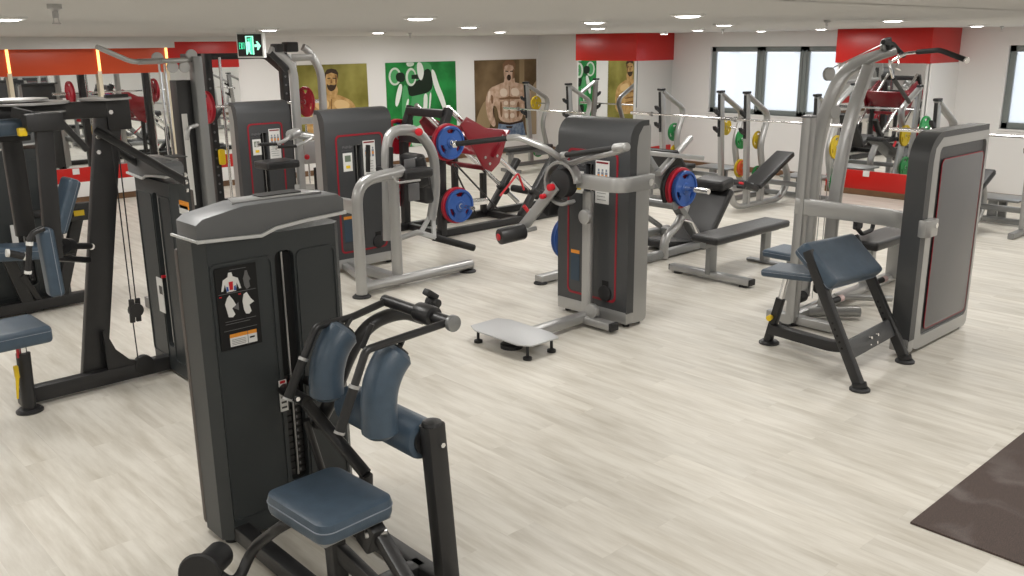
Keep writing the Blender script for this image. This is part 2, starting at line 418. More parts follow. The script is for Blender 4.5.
# detectors / sprinklers
dt = MB(); dt.lathe([(0, 0), (.045, 0), (.045, -.02), (.02, -.03), (.02, -.06), (0, -.06)], (0, 0, 0), (0, 0, 1), 20); dt.lathe([(0, -.085), (.028, -.085), (.028, -.08), (0, -.08)], (0, 0, 0), (0, 0, 1), 20); dt.tube([(.012, 0, -.05), (.018, 0, -.085)], .003, n=6); dt.tube([(-.012, 0, -.05), (-.018, 0, -.085)], .003, n=6)
sp0 = single('sprinkler', dt, 'steel', 'sprinkler head hanging from the ceiling above the left mirrors', 'sprinkler', 'sprinkler heads on the ceiling')
sp0.location = V(54, 4, z=ZC); sp0.scale = (.55, .55, .8)
for px, py, lb in ((827, 20, 'sprinkler head on the ceiling left of the window pillar band'), (1002, 26, 'sprinkler head on the ceiling in front of the right window'), (410, 33, 'sprinkler head on the ceiling above the green poster, near the wall'), (723, 29, 'sprinkler head on the ceiling in front of the three-pane window')):
    p = V(px, py, z=ZC); p.x = min(p.x, XR-.4); p.y = min(p.y, YB-.4)
    dup(sp0, p, 0, lb)
v = MB(); v.lathe([(0, 0), (.07, 0), (.07, -.03), (.05, -.05), (0, -.05)], (0, 0, 0), (0, 0, 1), 24)
single('smoke_detector', v, 'trimw', 'white smoke detector on the ceiling in front of the corner pillar', 'smoke detector').location = (12.6, 9.9, ZC)

# ---- exit sign hanging from the ceiling
EX = Vector((4.1, 8.0, 2.28))
p0 = V(237, 30, y=8.0); p1 = V(261, 56, y=8.0)
ex0, ex1, ez0, ez1 = p0.x, p1.x, p1.z, min(p0.z, ZC-.05)
t = thing('exit_sign', 'hanging green lit exit sign with running figure and arrow', 'exit sign', (ex0, 8.0, ez0))
part('housing', MB().bb((ex0-.012, 7.99, ez0-.015), (ex1+.012, 8.09, ez1+.012), .006), 'trimw', t)
part('face', MB().bb((ex0, 7.983, ez0), (ex1, 7.99, ez1)), mat('sign_black', (.02, .015, .015), .3), t)
M['signgreen'] = mat('sign_green', (.05, .7, .4), .5, emit=(.1, .95, .5), estr=1.1)
M['signlight'] = mat('sign_pale_green', (.4, .9, .7), .5, emit=(.45, 1, .8), estr=1.0)
sw, sh = ex1-ex0, ez1-ez0
def sg(a): return [(ex0+u*sw, ez0+w_*sh) for u, w_ in a]
g = MB(); FY = 7.981
def sp(o, d=.004, m=0, holes=(), mb=g): mb.prism(sg(o), -d, (0, FY, 0), (1, 0, 0), (0, 0, 1), holes=[sg(h) for h in holes], m=m)
# door frame
for r_ in (((.34, .08), (.39, .08), (.39, .92), (.34, .92)), ((.62, .08), (.67, .08), (.67, .92), (.62, .92)), ((.34, .87), (.67, .87), (.67, .92), (.34, .92))): sp(r_, m=1)
sp([(.52, .1), (.6, .08), (.6, .86), (.52, .82)], .003, 0)
# figure
sp([(.43, .72), (.48, .70), (.51, .75), (.49, .81), (.44, .81), (.42, .77)], m=0)
sp([(.40, .66), (.50, .68), (.53, .50), (.50, .30), (.55, .10), (.50, .10), (.45, .30), (.41, .12), (.37, .12), (.41, .36), (.40, .5), (.36, .46), (.35, .52)], m=1)
# arrow
sp([(.70, .42), (.82, .42), (.80, .28), (.86, .28), (.97, .47), (.84, .68), (.77, .68), (.82, .54), (.70, .54)], m=1)
# EXIT letters (strokes)
def letter(ch, u0, u1, w0, w1, s_=.014):
    def st(a, b, c, d): sp([(a, b), (c, b), (c, d), (a, d)], m=0)
    vs = s_; hs = s_*1.3
    if ch == 'E':
        st(u0, w0, u0+vs, w1)
        for w_ in (w0, (w0+w1)/2-hs/2, w1-hs): st(u0, w_, u1, w_+hs)
    if ch == 'X':
        sp([(u0, w0), (u0+vs*1.3, w0), (u1, w1), (u1-vs*1.3, w1)], m=0); sp([(u1-vs*1.3, w0), (u1, w0), (u0+vs*1.3, w1), (u0, w1)], .0038, m=0)
    if ch == 'I': st((u0+u1)/2-vs/2, w0, (u0+u1)/2+vs/2, w1)
    if ch == 'T': st((u0+u1)/2-vs/2, w0, (u0+u1)/2+vs/2, w1); st(u0, w1-hs, u1, w1)
for ch, a, b in (('E', .06, .115), ('X', .13, .19), ('I', .2, .235), ('T', .245, .30)): letter(ch, a, b, .33, .62)
part('lettering', g, ['signgreen', 'signlight'], t)
for x in (ex0+.05, ex1-.05):
    part('hanging_hook', MB().tube([(x, 8.03, ez1), (x, 8.03, ez1+.02), (x+.012, 8.03, ez1+.035), (x-.008, 8.03, ZC-.012), (x, 8.03, ZC)], .003, n=6), 'steel', t)
t.rotation_euler = (0, 0, math.radians(-42))
# ================================================================ MACHINES: weight towers
def placard(root, f, u0, w0, u1, w1, style=0, flip=False):
    """small printed panels; f(u, w, d) maps face coords to room, d out of the face"""
    def Q(mb, a, b, c, d_, off, m): mb.quad([f(a, b, off), f(c, b, off), f(c, d_, off), f(a, d_, off)], m)
    return Q
def modern_tower(root, org, ang, W=.8, D=.46, H=1.72, display=True, slot_u=.46, back=False):
    """front faces local -Y; returns parts. org = front-left floor corner (seen from the front), ang about z"""
    R = Matrix.Translation(Vector(org)) @ Matrix.Rotation(ang, 4, 'Z')
    def P(nm, mb, mt, par=None, lb=None): mb.xf(R); return part(nm, mb, mt, par or root, lb)
    # side profile (y,z)
    slim = D < .35; RT = .2 if W < .4 else min(.17, D*.6); RBm = .18 if W < .4 else min(.13, D*.45)
    def prof(g, rt, rb): return rrect(g, .03+g, D-g, H-g, rs=(RBm, min(.05, D*.2), min(.07, D*.25), RT), k=8)
    # side shells: silver loop with recessed grey panel
    for x, sgn in ((0, -1), (W, 1)):
        out = prof(0, .17, .13); inn = rrect(.18, .13, D-.035, H-.1, r=.05, k=5)
        a = x if sgn < 0 else x-.05
        mb = MB().prism(out, .05, (a, 0, 0), (0, 1, 0), (0, 0, 1), holes=[] if slim else [inn], bev=0)
        # prism extrudes along WxU = z cross y = -x
        mb.xf(Matrix.Translation((.05, 0, 0)))
        sh = P('side_frame', mb, 'silver')
        if slim: continue
        mb = MB().bb((a+.018, .06, .1), (a+.032, D-.05, H-.08)); mb.xf(Matrix.Identity(4))
        P('side_panel', mb, 'cover')
        xo = a+.008 if sgn < 0 else a+.042
        mb = MB().prism(rrect(.255, .17, D-.055, H-.20, r=.04, k=5), .008, (xo+.004, 0, 0), (0, 1, 0), (0, 0, 1), bev=.002)
        pn = P('inset_panel', mb, 'panelgrey')
        o1 = rrect(.249, .164, D-.049, H-.194, r=.045, k=5); o2 = rrect(.255, .17, D-.055, H-.20, r=.04, k=5)
        mb = MB().prism(o1, .006, (xo+.003+(-.0015 if sgn < 0 else .0015), 0, 0), (0, 1, 0), (0, 0, 1), holes=[o2]); 
        P('red_outline', mb, 'redline', pn)
    # front cover: swept strip following the profile from base to the top back
    k = .012
    pr = [p for p in prof(.0, .17, .13)]
    n = len(pr)
    def shell(x0, x1, z0, mt, nm, par=None, lb=None, off=-.014, topback=True):
        # front + top outer skin between x0,x1 above z0
        path = [(off, z0)]
        for i in range(9): a = PI - i*PI/16; path.append((RT+(RT-off)*math.cos(a), H-RT+(RT-off)*math.sin(a)))
        if topback: path.append((D-.03, H-off)); path.append((D-.03, H-.03)); path.append((RT, H-.03))
        else: path = path[:1]
        path += [(.095, H-.10), (.075, H-.2), (.075, z0)]
        mb = MB().prism([(y, z) for y, z in path], x1-x0, (x1, 0, 0), (0, 1, 0), (0, 0, 1)); return mb
    cw0, cw1 = -.004, W+.004
    su = W*slot_u; sw = .085
    # full front with slot: left piece, right piece, upper piece
    zt = H-.36
    if W < .4: sw = .0
    def front_piece(x0, x1, z0, z1): return MB().bb((x0, -.014, z0), (x1, .05, z1), .0)
    mb = MB()
    top = shell(cw0, cw1, zt, None, None); bmj = bpy.data.meshes.new('j'); top.bm.to_mesh(bmj); mb.bm.from_mesh(bmj); bpy.data.meshes.remove(bmj)
    mb.bb((cw0, -.014, .13), (su-sw/2, .075, zt)); mb.bb((su+sw/2, -.014, .13), (cw1, .075, zt)); mb.bb((su-sw/2, -.014, .13), (su+sw/2, .04, .3))
    P('front_cover', mb, 'cover')
    if sw:
        P('slot_recess', MB().bb((su-sw/2, .02, .3), (su+sw/2, .06, zt)), 'void')
        mb = MB().cyl((su, .005, .3), (su, .005, zt), .005, n=8); P('guide_rod', mb, 'steel')
    # kick strip
    mb = MB().bb((cw0, -.016, .035), (cw1, .076, .145), .012); P('kick_plate', mb, 'silver')
    P('rear_cover', MB().bb((.05, D-.05, .06), (W-.05, D-.02, H-.04), .01), 'cover')
    mb = MB()
    for x in (.06, W-.06):
        for y in (.06, D-.05): mb.cyl((x, y, 0), (x, y, .05), .03)
    P('rubber_foot', mb, 'black')
    if W < .4: return R
    # red outline on the front
    o1 = rrect(.115, .2, W-.115, H-.24, r=.05, k=5); o2 = rrect(.134, .219, W-.134, H-.259, r=.042, k=5)
    mb = MB().prism(o1, -.003, (0, -.0145, 0), (1, 0, 0), (0, 0, 1), holes=[o2]); mb.xf(Matrix.Translation((0, 0, 0)))
    P('red_outline', mb, 'redline')
    if display:
        d0 = W*.24; dz = H-.62
        def bx(x0, z0, x1, z1, d, m=0, mb_=None): mb_.bb((x0, -.014-d, z0), (x1, -.012, z1), m=m)
        mb = MB(); bx(d0, dz, d0+.11, dz+.19, .006, 0, mb); bx(d0+.02, dz+.1, d0+.09, dz+.165, .008, 1, mb); bx(d0+.03, dz+.03, d0+.08, dz+.06, .008, 2, mb)
        P('display', mb, ['sticker', 'lcd', 'yellow'])
        mb = MB(); bx(d0-.01, dz+.215, d0+.13, dz+.217, .002, 0, mb)
        for q in range(9): bx(d0+.0+q*.014, dz+.24+.006*math.sin(q*1.7), d0+.009+q*.014, dz+.262+.006*math.sin(q*2.3), .002, 0, mb)
        P('maker_badge', mb, 'panelgrey')
        e0 = su+.07; ez = H-.68
        mb = MB(); bx(e0, ez, e0+.15, ez+.36, .004, 0, mb); bx(e0+.01, ez+.335, e0+.14, ez+.35, .006, 1, mb)
        for q in range(3):
            xx = e0+.02+q*.042; bx(xx+.008, ez+.27, xx+.024, ez+.29, .006, 2, mb); bx(xx+.003, ez+.19, xx+.029, ez+.265, .006, 2, mb); bx(xx+.006, ez+.215, xx+.026, ez+.245, .0065, 3, mb)
        for q in range(5): bx(e0+.02, ez+.03+q*.028, e0+.12-.01*(q % 2), ez+.034+q*.028, .006, 4, mb)
        P('exercise_chart', mb, ['sticker', 'maroon', 'piping', 'orange', 'panelgrey'])
        mb = MB(); bx(W*.2, .32, W*.2+.1, .56, .003, 0, mb); bx(W*.2, .565, W*.2+.1, .595, .003, 1, mb); P('warning_label', mb, [M.setdefault('labelblue', mat('label_blue_grey', (.03, .055, .085), .5)), 'orange'])
        mb = MB(); bx(W-.27, .22, W-.2, .38, .0035, 0, mb); P('cable_slot', mb, 'void')
        mb = MB().cyl((W-.235, -.03, .27), (W-.235, .0, .27), .07, bev=.004); P('pulley', mb, 'black')
    return R

def classic_tower(root, R, W, D, H, chart=True, slot=True, mirror=False):
    """older charcoal tower; front faces local -Y, origin front-left floor corner"""
    def P(nm, mb, mt, par=None, lb=None): mb.xf(R); return part(nm, mb, mt, par or root, lb)
    su, sw = W*.56, .10
    zc = H-.15
    hole = rrect(su-sw/2, .22, su+sw/2, zc-.09, r=.035, k=4)
    body = MB().prism(rrect(.045, .03, W-.045, zc, r=.005), .05, (0, 0, 0), holes=[hole])
    body.prism([(0, .05), (.05, .0), (.05, .05), (W-.05, .05), (W-.05, .0), (W, .05), (W, D*.86), (W-.03, D*.9), (.03, D*.9), (0, D*.86)], -(zc-.03), (0, 0, .03), (1, 0, 0), (0, 1, 0))
    P('body', body.xf(Matrix.Identity(4)), 'charcoal')
    # recessed flat fields either side of the slot
    fr = MB()
    for a, b in ((.05, su-sw/2-.012), (su+sw/2+.012, W-.05)):
        o = rrect(a, .12, b, zc-.1, r=.03); i = rrect(a+.012, .132, b-.012, zc-.112, r=.025)
        fr.prism(o, -.006, (0, 0, 0), holes=[i])
    P('raised_border', fr, 'charcoal')
    P('slot_recess', MB().bb((su-sw/2, .035, .22), (su+sw/2, .052, zc-.09)), 'void')
    rd = MB(); rd.cyl((su-.004, .02, .25), (su-.004, .02, zc-.1), .006, n=8); P('guide_rod', rd, 'steel')
    wt = MB()
    for k_ in range(15): wt.bb((su-sw/2+.006, .028, .25+k_*.036), (su+sw/2-.006, .045, .25+k_*.036+.03), .003)
    wp = P('weight_stack', wt, 'blackmetal')
    wn = MB()
    for k_ in range(15): wn.box((su+.015, .0265, .267+k_*.036), (.008, .003, .012))
    P('hole_marks', wn, 'panelgrey', wp)
    pin = MB().cyl((su-.012, -.015, .75), (su-.012, .02, .75), .011, bev=.003); P('selector_pin', pin, 'red')
    # side strip at the rear
    P('rear_shroud', MB().bb((-.006, D*.84, .05), (W+.006, D, zc-.05), .02), mat('warm_grey_shroud', (.10, .085, .078), .45) if 'shroud' not in M else M['shroud'])
    # cap
    cap = MB(); ol = [(-.004, zc+.02), (W*.40, zc+.005), (W*.5, zc+.03), (W*.72, zc+.045), (W+.002, zc+.055), (W+.002, H-.03), (W-.03, H-.005), (W*.62, H+.0), (W*.3, H-.0), (.03, H-.035), (-.004, H-.06)]
    cap.prism(ol, D*.85, (0, -.025, 0), bev=.012)
    P('cap', cap, 'greyplastic')
    ln = MB(); ln.bar([(-.006, -.03, zc+.018), (W*.40, -.03, zc+.003), (W*.5, -.03, zc+.028), (W*.72, -.03, zc+.043), (W+.004, -.03, zc+.053)], .016, .016, up=(0, 0, 1), r=.002)
    ln.bar([(W+.004, -.03, zc+.053), (W+.004, D*.8, zc+.053)], .01, .012, r=.002); ln.bar([(-.006, -.03, zc+.018), (-.014, D*.9, zc+.018)], .01, .012, r=.002)
    P('silver_line', ln, M.setdefault('line', mat('pale_silver_line', (.6, .61, .61), .35, metal=.2)))
    tr = MB(); tr.prism([(W*.28, .05), (W*.9, .05), (W*.86, D*.75), (W*.34, D*.75)], -.012, (0, 0, H-.006), (1, 0, 0), (0, 1, 0), bev=.004); tp = P('top_tray', tr, 'silverdark')
    tr = MB(); tr.prism(rrect(W*.5, .1, W*.8, .2, r=.02), -.004, (0, 0, H+.006), (1, 0, 0), (0, 1, 0)); P('tray_recess', tr, 'black', tp)
    if chart:
        cx0, cx1, cz0, cz1 = W*.09, W*.36, zc-.51, zc-.12
        mb = MB()
        def bx(u0, w0, u1, w1, d, m): mb.bb((cx0+(cx1-cx0)*u0, -.0065-d, cz0+(cz1-cz0)*w0), (cx0+(cx1-cx0)*u1, -.005, cz0+(cz1-cz0)*w1), m=m)
        def pg(pts, d, m): mb.prism([(cx0+(cx1-cx0)*u, cz0+(cz1-cz0)*w) for u, w in pts], .001, (0, -.0065-d, 0), m=m)
        bx(0, 0, 1, 1, .001, 0)
        # muscle figure (front), smaller profile figure
        pg([(.12, .72), (.18, .85), (.30, .88), (.32, .93), (.40, .93), (.42, .88), (.54, .85), (.60, .72), (.55, .72), (.50, .8), (.47, .70), (.25, .70), (.22, .8), (.17, .72)], .0022, 1)
        pg([(.32, .72), (.40, .72), (.41, .82), (.31, .82)], .0034, 2); pg([(.24, .71), (.30, .71), (.29, .76), (.25, .77)], .0034, 3); pg([(.42, .71), (.48, .71), (.47, .77), (.43, .76)], .0034, 3)
        pg([(.68, .74), (.66, .83), (.70, .88), (.72, .92), (.77, .92), (.79, .87), (.84, .81), (.80, .79), (.82, .72), (.76, .70), (.72, .70)], .0022, 4)
        pg([(.22, .45), (.18, .56), (.24, .63), (.30, .66), (.38, .60), (.44, .53), (.34, .50), (.40, .42), (.34, .39), (.24, .40)], .0022, 1)
        pg([(.62, .45), (.60, .56), (.64, .64), (.72, .66), (.80, .58), (.88, .53), (.76, .50), (.80, .42), (.74, .39), (.66, .40)], .0022, 1)
        pg([(.36, .50), (.50, .46), (.50, .56)], .0018, 4)
        for (u, w, wd) in ((.35, .955, .4), (.05, .68, .9), (.15, .34, .5), (.6, .34, .3), (.15, .31, .6), (.1, .23, .8)): bx(u, w, min(.95, u+wd), w+.006, .0015, 4)
        bx(.06, .645, .12, .66, .002, 2); bx(.52, .645, .58, .66, .002, 2)
        bx(.22, .03, .88, .14, .002, 1); bx(.22, .14, .88, .185, .002, 5); bx(.65, .03, .66, .185, .003, 4); bx(.70, .09, .82, .11, .003, 0)
        for q in range(4): bx(.26, .05+q*.02, .6, .055+q*.02, .003, 4)
        P('exercise_chart', mb, ['void', 'sticker', 'red', 'plate_blue', 'panelgrey', 'orange'])
        mb = MB(); mb.bb((su-sw/2-.035, -.012, .62), (su-.045, -.005, .78)); 
        for q in range(5): mb.bb((su-sw/2-.03, -.013, .635+q*.027), (su-.052, -.011, .645+q*.027), m=1)
        mb.bb((su-sw/2-.03, -.013, .765), (su-.052, -.011, .778), m=2)
        P('weight_label', mb, ['sticker', 'ink', 'red'])
    ft = MB()
    for x in (.06, W-.06):
        for y in (.07, D-.1): ft.cyl((x, y, 0), (x, y, .04), .035)
    P('rubber_foot', ft, 'black')

def TR(x, y, deg): return Matrix.Translation((x, y, 0)) @ Matrix.Rotation(math.radians(deg), 4, 'Z')
def pad(c, size, R=None, bev=.03, m=0, seam=True):
    b = MB().box(c, size, bev, 3, R); return b
def padpart(name, parent, c, size, R=None, mt='blue', bev=.03, label=None, board=True):
    """upholstered pad with a piping seam and a backing board"""
    p = part(name, MB().box(c, size, bev, 4, R), mt, parent, label)
    R_ = R or Matrix.Identity(3); ax = min(range(3), key=lambda i: size[i])
    s2 = [v+.002 if i != ax else .005 for i, v in enumerate(size)]
    n = Vector([1 if i == ax else 0 for i in range(3)]); c = Vector(c)
    oth = [i for i in range(3) if i != ax]
    e = MB(); hw = [size[oth[0]]/2+.001, size[oth[1]]/2+.001]
    pts = [];
    for u, w in rrect(-hw[0], -hw[1], hw[0], hw[1], r=bev*.9, k=4):
        v = [0, 0, 0]; v[oth[0]] = u; v[oth[1]] = w; v[ax] = size[ax]*.18; pts.append(c + R_ @ Vector(v))
    pts.append(pts[0]); e.tube(pts, .0025, n=6, up=R_ @ n)
    part('piping', e, 'piping' if mt == 'blue' else 'black', p)
    return p
def rot(axis, deg): return Matrix.Rotation(math.radians(deg), 3, axis)
def foot_disc(mb, p, r=.06): mb.lathe([(0, 0), (r, 0), (r, .012), (r*.8, .025), (0, .025)], (p[0], p[1], 0), (0, 0, 1), 24)

# plates ------------------------------------------------------------------
def plate(name, r, th, mt, label, group, hub='steel'):
    """axis along +X, centred; three grip slots"""
    mb = MB(); out = [(r*math.cos(2*PI*k/40), r*math.sin(2*PI*k/40)) for k in range(40)]
    holes = []
    for q in range(3):
        a0 = PI/2+q*2*PI/3; ho = []
        for k in range(6): a = a0-.42+.84*k/5; ho.append((r*.80*math.cos(a), r*.80*math.sin(a)))
        for k in range(4): a = a0+.3-.6*k/3; ho.append((r*.56*math.cos(a), r*.56*math.sin(a)))
        holes.append(ho)
    hb = [(r*.13*math.cos(2*PI*k/16), r*.13*math.sin(2*PI*k/16)) for k in range(16)]
    mb.prism(out, th*.55, (th*.275, 0, 0), (0, 1, 0), (0, 0, 1), holes=holes+[hb])
    for sx in (-1, 1):
        mb.lathe([(r*.86, 0), (r*.87, sx*th*.5), (r*.98, sx*th*.5), (r, sx*th*.35), (r, 0), (r*.86, 0)], (0, 0, 0), (1, 0, 0), 40)
    mb.lathe([(r*.14, -th*.5), (r*.3, -th*.5), (r*.34, -th*.3), (r*.34, th*.3), (r*.3, th*.5), (r*.14, th*.5), (r*.14, -th*.5)], (0, 0, 0), (1, 0, 0), 24)
    o = single(name, mb, mt, label, 'weight plate', group)
    rg = MB().lathe([(r*.112, -th*.52), (r*.155, -th*.52), (r*.155, th*.52), (r*.112, th*.52), (r*.112, -th*.52)], (0, 0, 0), (1, 0, 0), 24)
    part('hub_ring', rg, hub, o); return o
PL = {}
def put_plate(kind, r, th, loc, rz, label, group):
    key = (kind, r, th)
    if key not in PL:
        PL[key] = plate('weight_plate', r, th, 'plate_'+kind, label, group); o = PL[key]; o.location = loc; o.rotation_euler = (0, 0, rz)
    else: o = dup(PL[key], loc, rz, label, group)
    return o
# ================================================================ A: abdominal machine in the foreground
t = thing('abdominal_machine', 'charcoal weight machine with slate blue seat and curved blue arm pads, nearest the camera', 'exercise machine', (1.95, 3.2, 0))
M['shroud'] = mat('warm_grey_shroud', (.10, .085, .078), .45)
SPLIT.add('adjuster')
classic_tower(t, TR(1.595, 3.8, 0), .75, .25, 1.655)
bm_ = 'blackmetal'
# base beams
mb = MB(); mb.bar([(2.12, 3.85, .06), (2.12, 2.5, .06)], .08, .08, r=.01); mb.bar([(1.68, 3.85, .06), (1.68, 2.75, .06)], .08, .08, r=.01); mb.bar([(1.68, 2.95, .06), (2.12, 2.95, .06)], .08, .08); part('base_frame', mb, bm_, t)
# post with thigh roller
ptop = V(432, 424, y=2.78)
pb = Vector((ptop.x+.03, 2.74, 0))
mb = MB(); mb.bar([(pb.x, pb.y, .0), (ptop.x, 2.78, ptop.z)], .095, .08, up=(0, 1, 0), r=.02); mb.lathe([(.0, 0), (.045, 0), (.04, .012), (0, .018)], (ptop.x, 2.78, ptop.z), (0, 0, 1), 24)
po = part('roller_post', mb, bm_, t)
part('bolt', MB().cyl((ptop.x+.01, 2.735, ptop.z-.08), (ptop.x+.01, 2.72, ptop.z-.08), .012, n=6), 'chrome', po)
rz_ = ptop.z-.09
mb = MB().cyl((ptop.x-.0, 2.83, rz_), (ptop.x, 3.42, rz_), .088, bev=.02, n=32); part('thigh_roller', mb, 'blue', t)
mb = MB().cyl((ptop.x, 2.8, rz_), (ptop.x, 3.85, rz_), .022); mb.cyl((ptop.x, 2.815, rz_), (ptop.x, 2.83, rz_), .06); part('roller_axle', mb, bm_, t)
# seat
sx, sy, sz = 1.71, 3.0, .52
s = part('seat', MB().prism(rrect(-.183, -.221, .183, .221, r=.06, k=6), -.088, (0, 0, 0), (1, 0, 0), (0, 1, 0), bev=.024).xf(Matrix.Translation((sx, sy, sz-.045)) @ rot('Z', 3).to_4x4()), 'blue', t)
pts = [Vector((sx, sy, sz+.008)) + rot('Z', 3) @ Vector((u, w, 0)) for u, w in rrect(-.184, -.222, .184, .222, r=.06, k=5)]
part('piping', MB().tube(pts+[pts[0]], .0028, n=6), 'piping', s)
part('seat_board', MB().box((sx, sy, sz-.048), (.33, .39, .025), .008, 2, rot('Z', 3)), 'silverdark', s, 'torn grey underside of seat')
mb = MB(); mb.bar([(sx+.02, 3.02, sz-.06), (sx+.03, 3.02, .08)], .07, .07, up=(0, 1, 0)); part('seat_post', mb, bm_, t)
mb = MB(); mb.bar([(sx-.05, 3.2, sz-.08), (sx+.12, 2.78, .12)], .05, .07); mb.box((sx+.1, 2.86, .4), (.07, .1, .14), .015, 2, rot('X', 25)); mb.bar([(sx+.12, 2.9, sz-.06), (sx+.13, 2.55, .18)], .06, .05); part('seat_bracket', mb, bm_, t)
mb = MB().cyl((sx+.06, 2.84, .42), (sx+.14, 2.80, .42), .018, n=12); part('bolt', mb, 'steel', t)
# foot roller with bent tube
fx = V(207, 566, z=.2)
mb = MB(); mb.lathe([(0, 0), (.088, 0), (.096, .012), (.07, .08), (.062, .12), (.062, .22), (0, .22)], (fx.x-.06, fx.y-.05, .2), (.6, .55, -.12), 28); part('foot_roller', mb, 'black', t)
mb = MB(); a = V(236, 588, z=.12); b = V(252, 548, y=a.y+.05); c = V(285, 523, y=3.1); d = V(312, 515, y=3.15)
mb.tube([fx+Vector((.0, 0, 0)), a, b, c, d], .024, .1, n=14); part('foot_roller_arm', mb, bm_, t)
# mast: curved boom
mb = MB(); mb.tube([V(424, 318, y=3.38), V(403, 311, y=3.4), V(370, 322, y=3.42), V(350, 352, y=3.45), V(335, 392, y=3.5), V(318, 425, y=3.6)], .034, .09, n=16, up=(0, 1, 0)); part('boom', mb, bm_, t)
# pivot axle and arms
A0 = V(449, 322, y=2.85); B0 = V(399, 308, y=3.3)
mb = MB(); mb.cyl(A0+Vector((0, -.02, 0)), Vector((A0.x, 3.32, A0.z)), .026); mb.cyl((A0.x, 2.95, A0.z), (A0.x, 3.06, A0.z), .045, bev=.006); part('pivot_axle', mb, bm_, t)
mb = MB().cyl(A0+Vector((0, -.04, 0)), A0+Vector((0, -.012, 0)), .036, bev=.006, n=28); part('end_cap', mb, 'silverdark', t)
for yy, P1, P2, H0 in ((2.85, (366, 350), (404, 337), (339, 434)), (3.3, (316, 327), (352, 317), (287, 400))):
    top = Vector((A0.x, yy, A0.z)); el = V(*P1, y=yy); ha = V(*H0, y=yy); md = V(*P2, y=yy)
    arm = MB(); arm.tube([top, md, el, el+(ha-el)*.42], .0165, .022, n=12, up=(0, 1, 0)); ap = part('lever_arm', arm, bm_, t)
    gr = MB(); gr.cyl(el+(ha-el)*.45, el+(ha-el)*.97, .02); part('grip', gr, 'handle', ap)
    cl = MB(); cl.cyl(el+(ha-el)*.42, el+(ha-el)*.46, .022); cl.cyl(el+(ha-el)*.97, ha, .022); part('grip_collar', cl, 'silver', ap)
    # curved pad inside the arm
    yi = yy+(.07 if yy < 3 else -.02)
    if yy < 3: cp = [(398, 350), (386, 368), (378, 394), (380, 436)]
    else: cp = [(345, 329), (333, 345), (326, 370), (327, 398)]
    c3 = [V(*q, y=yi) for q in cp]
    pd = MB(); n_ = 7
    pp = arc_pts(c3, .14); sc = [1]*len(pp); sc[0] = .72; sc[-1] = .55; sc[1] = .95
    if len(pp) > 3: sc[-2] = .98
    e0 = pp[0]+(pp[0]-pp[1]).normalized()*.006; 
    pp = [pp[0]] + [pp[0]+(pp[1]-pp[0]).normalized()*.02] + pp[1:-1] + [pp[-1]+(pp[-2]-pp[-1]).normalized()*.02, pp[-1]]
    sc = [.75, 1]+[1]*(len(pp)-4)+[1, .7]
    pr = [(.075*math.cos(2*PI*k/20), .078*math.sin(2*PI*k/20)) for k in range(20)]
    pd.sweep(pp, pr, 0, (0, 1, 0), scale=sc); pq = part('arm_pad', pd, 'blue', t)
    cap_ = MB(); cap_.lathe([(0, 0), (.046, 0), (.046, .01), (0, .012)], pp[0], (pp[0]-pp[1]), 20); cap_.tube([pp[0], pp[0]+Vector((.02, 0, .03)), md], .012, .02, n=8, up=(0, 1, 0)); part('pad_end', cap_, 'black', pq)
# brace between arms, cam and knob bracket
mb = MB(); mb.tube([V(372, 324, y=3.1), V(362, 348, y=3.12)], .012); q = V(432, 305, y=3.1); mb.box(q, (.05, .06, .06), .01, 2, rot('Y', 20)); mb.box(q+Vector((-.005, 0, .05)), (.07, .04, .03), .008, 2, rot('Y', 35)); mb.cyl(q+Vector((-.04, 0, .0)), q+Vector((0, 0, .02)), .012); part('adjuster', mb, 'black', t)
kn = MB(); kn.cyl(q+Vector((-.01, -.02, .02)), q+Vector((-.01, -.045, .02)), .01); kn.cyl(q+Vector((-.01, -.045, .02)), q+Vector((-.01, -.06, .02)), .02, bev=.004); part('adjuster_knob', kn, 'black', t)
# linkage by the tower
mb = MB(); a = V(304, 400, y=3.6); b = V(366, 474, y=3.25); mb.bar([a, b], .06, .045, up=(0, 1, 0), r=.02); mb.cyl(a+Vector((0, -.03, 0)), a+Vector((0, .2, 0)), .03); mb.tube([V(306, 420, y=3.6), V(322, 470, y=3.6)], .018)
mb.bar([b, (ptop.x-.02, 3.3, .1)], .05, .05, up=(0, 1, 0))
ln = part('linkage', mb, bm_, t)
mb = MB()
for p_ in ((308, 414), (296, 398)): q = V(*p_, y=3.57); mb.cyl(q, q+Vector((0, -.02, 0)), .012, n=6)
part('bolt', mb, 'chrome', ln)
mb = MB(); foot_disc(mb, (2.12, 2.52)); foot_disc(mb, (1.68, 2.77)); part('rubber_foot', mb, 'black', t)

# ================================================================ B: black cable machine, left
t = thing('fly_machine', 'black weight machine with swing arms, blue seat and hanging cable, left of the foreground tower', 'exercise machine', (1.9, 6.4, 0))
classic_tower(t, Matrix.Translation((2.40, 6.72, 0)) @ Matrix.Rotation(math.radians(-90), 4, 'Z'), .70, .15, 1.6, chart=False)
M['b'] = M['blackmetal']
PT = V(108, 108, y=6.5)
mb = MB(); mb.bar([(1.88, 6.5, .05), PT], .065, .17, up=(1, 0, 0)); up_ = part('upright_post', mb, bm_, t)
mb = MB()
for q in ((98, 137), (98, 152), (110, 112)): p = V(*q, y=6.46); mb.cyl(p, p+Vector((0, -.02, 0)), .016, n=6)
p = V(90, 246, y=6.44); mb.cyl(p, p+Vector((0, -.03, 0)), .022, n=12); part('bolt', mb, 'chrome', up_)
mb = MB(); mb.bar([V(33, 400, y=6.45)*Vector((1, 1, 0))+Vector((0, 0, .075)) if False else Vector((1.38, 6.45, .075)), Vector((2.5, 6.45, .075))], .09, .11, r=.012); part('base_beam', mb, bm_, t)
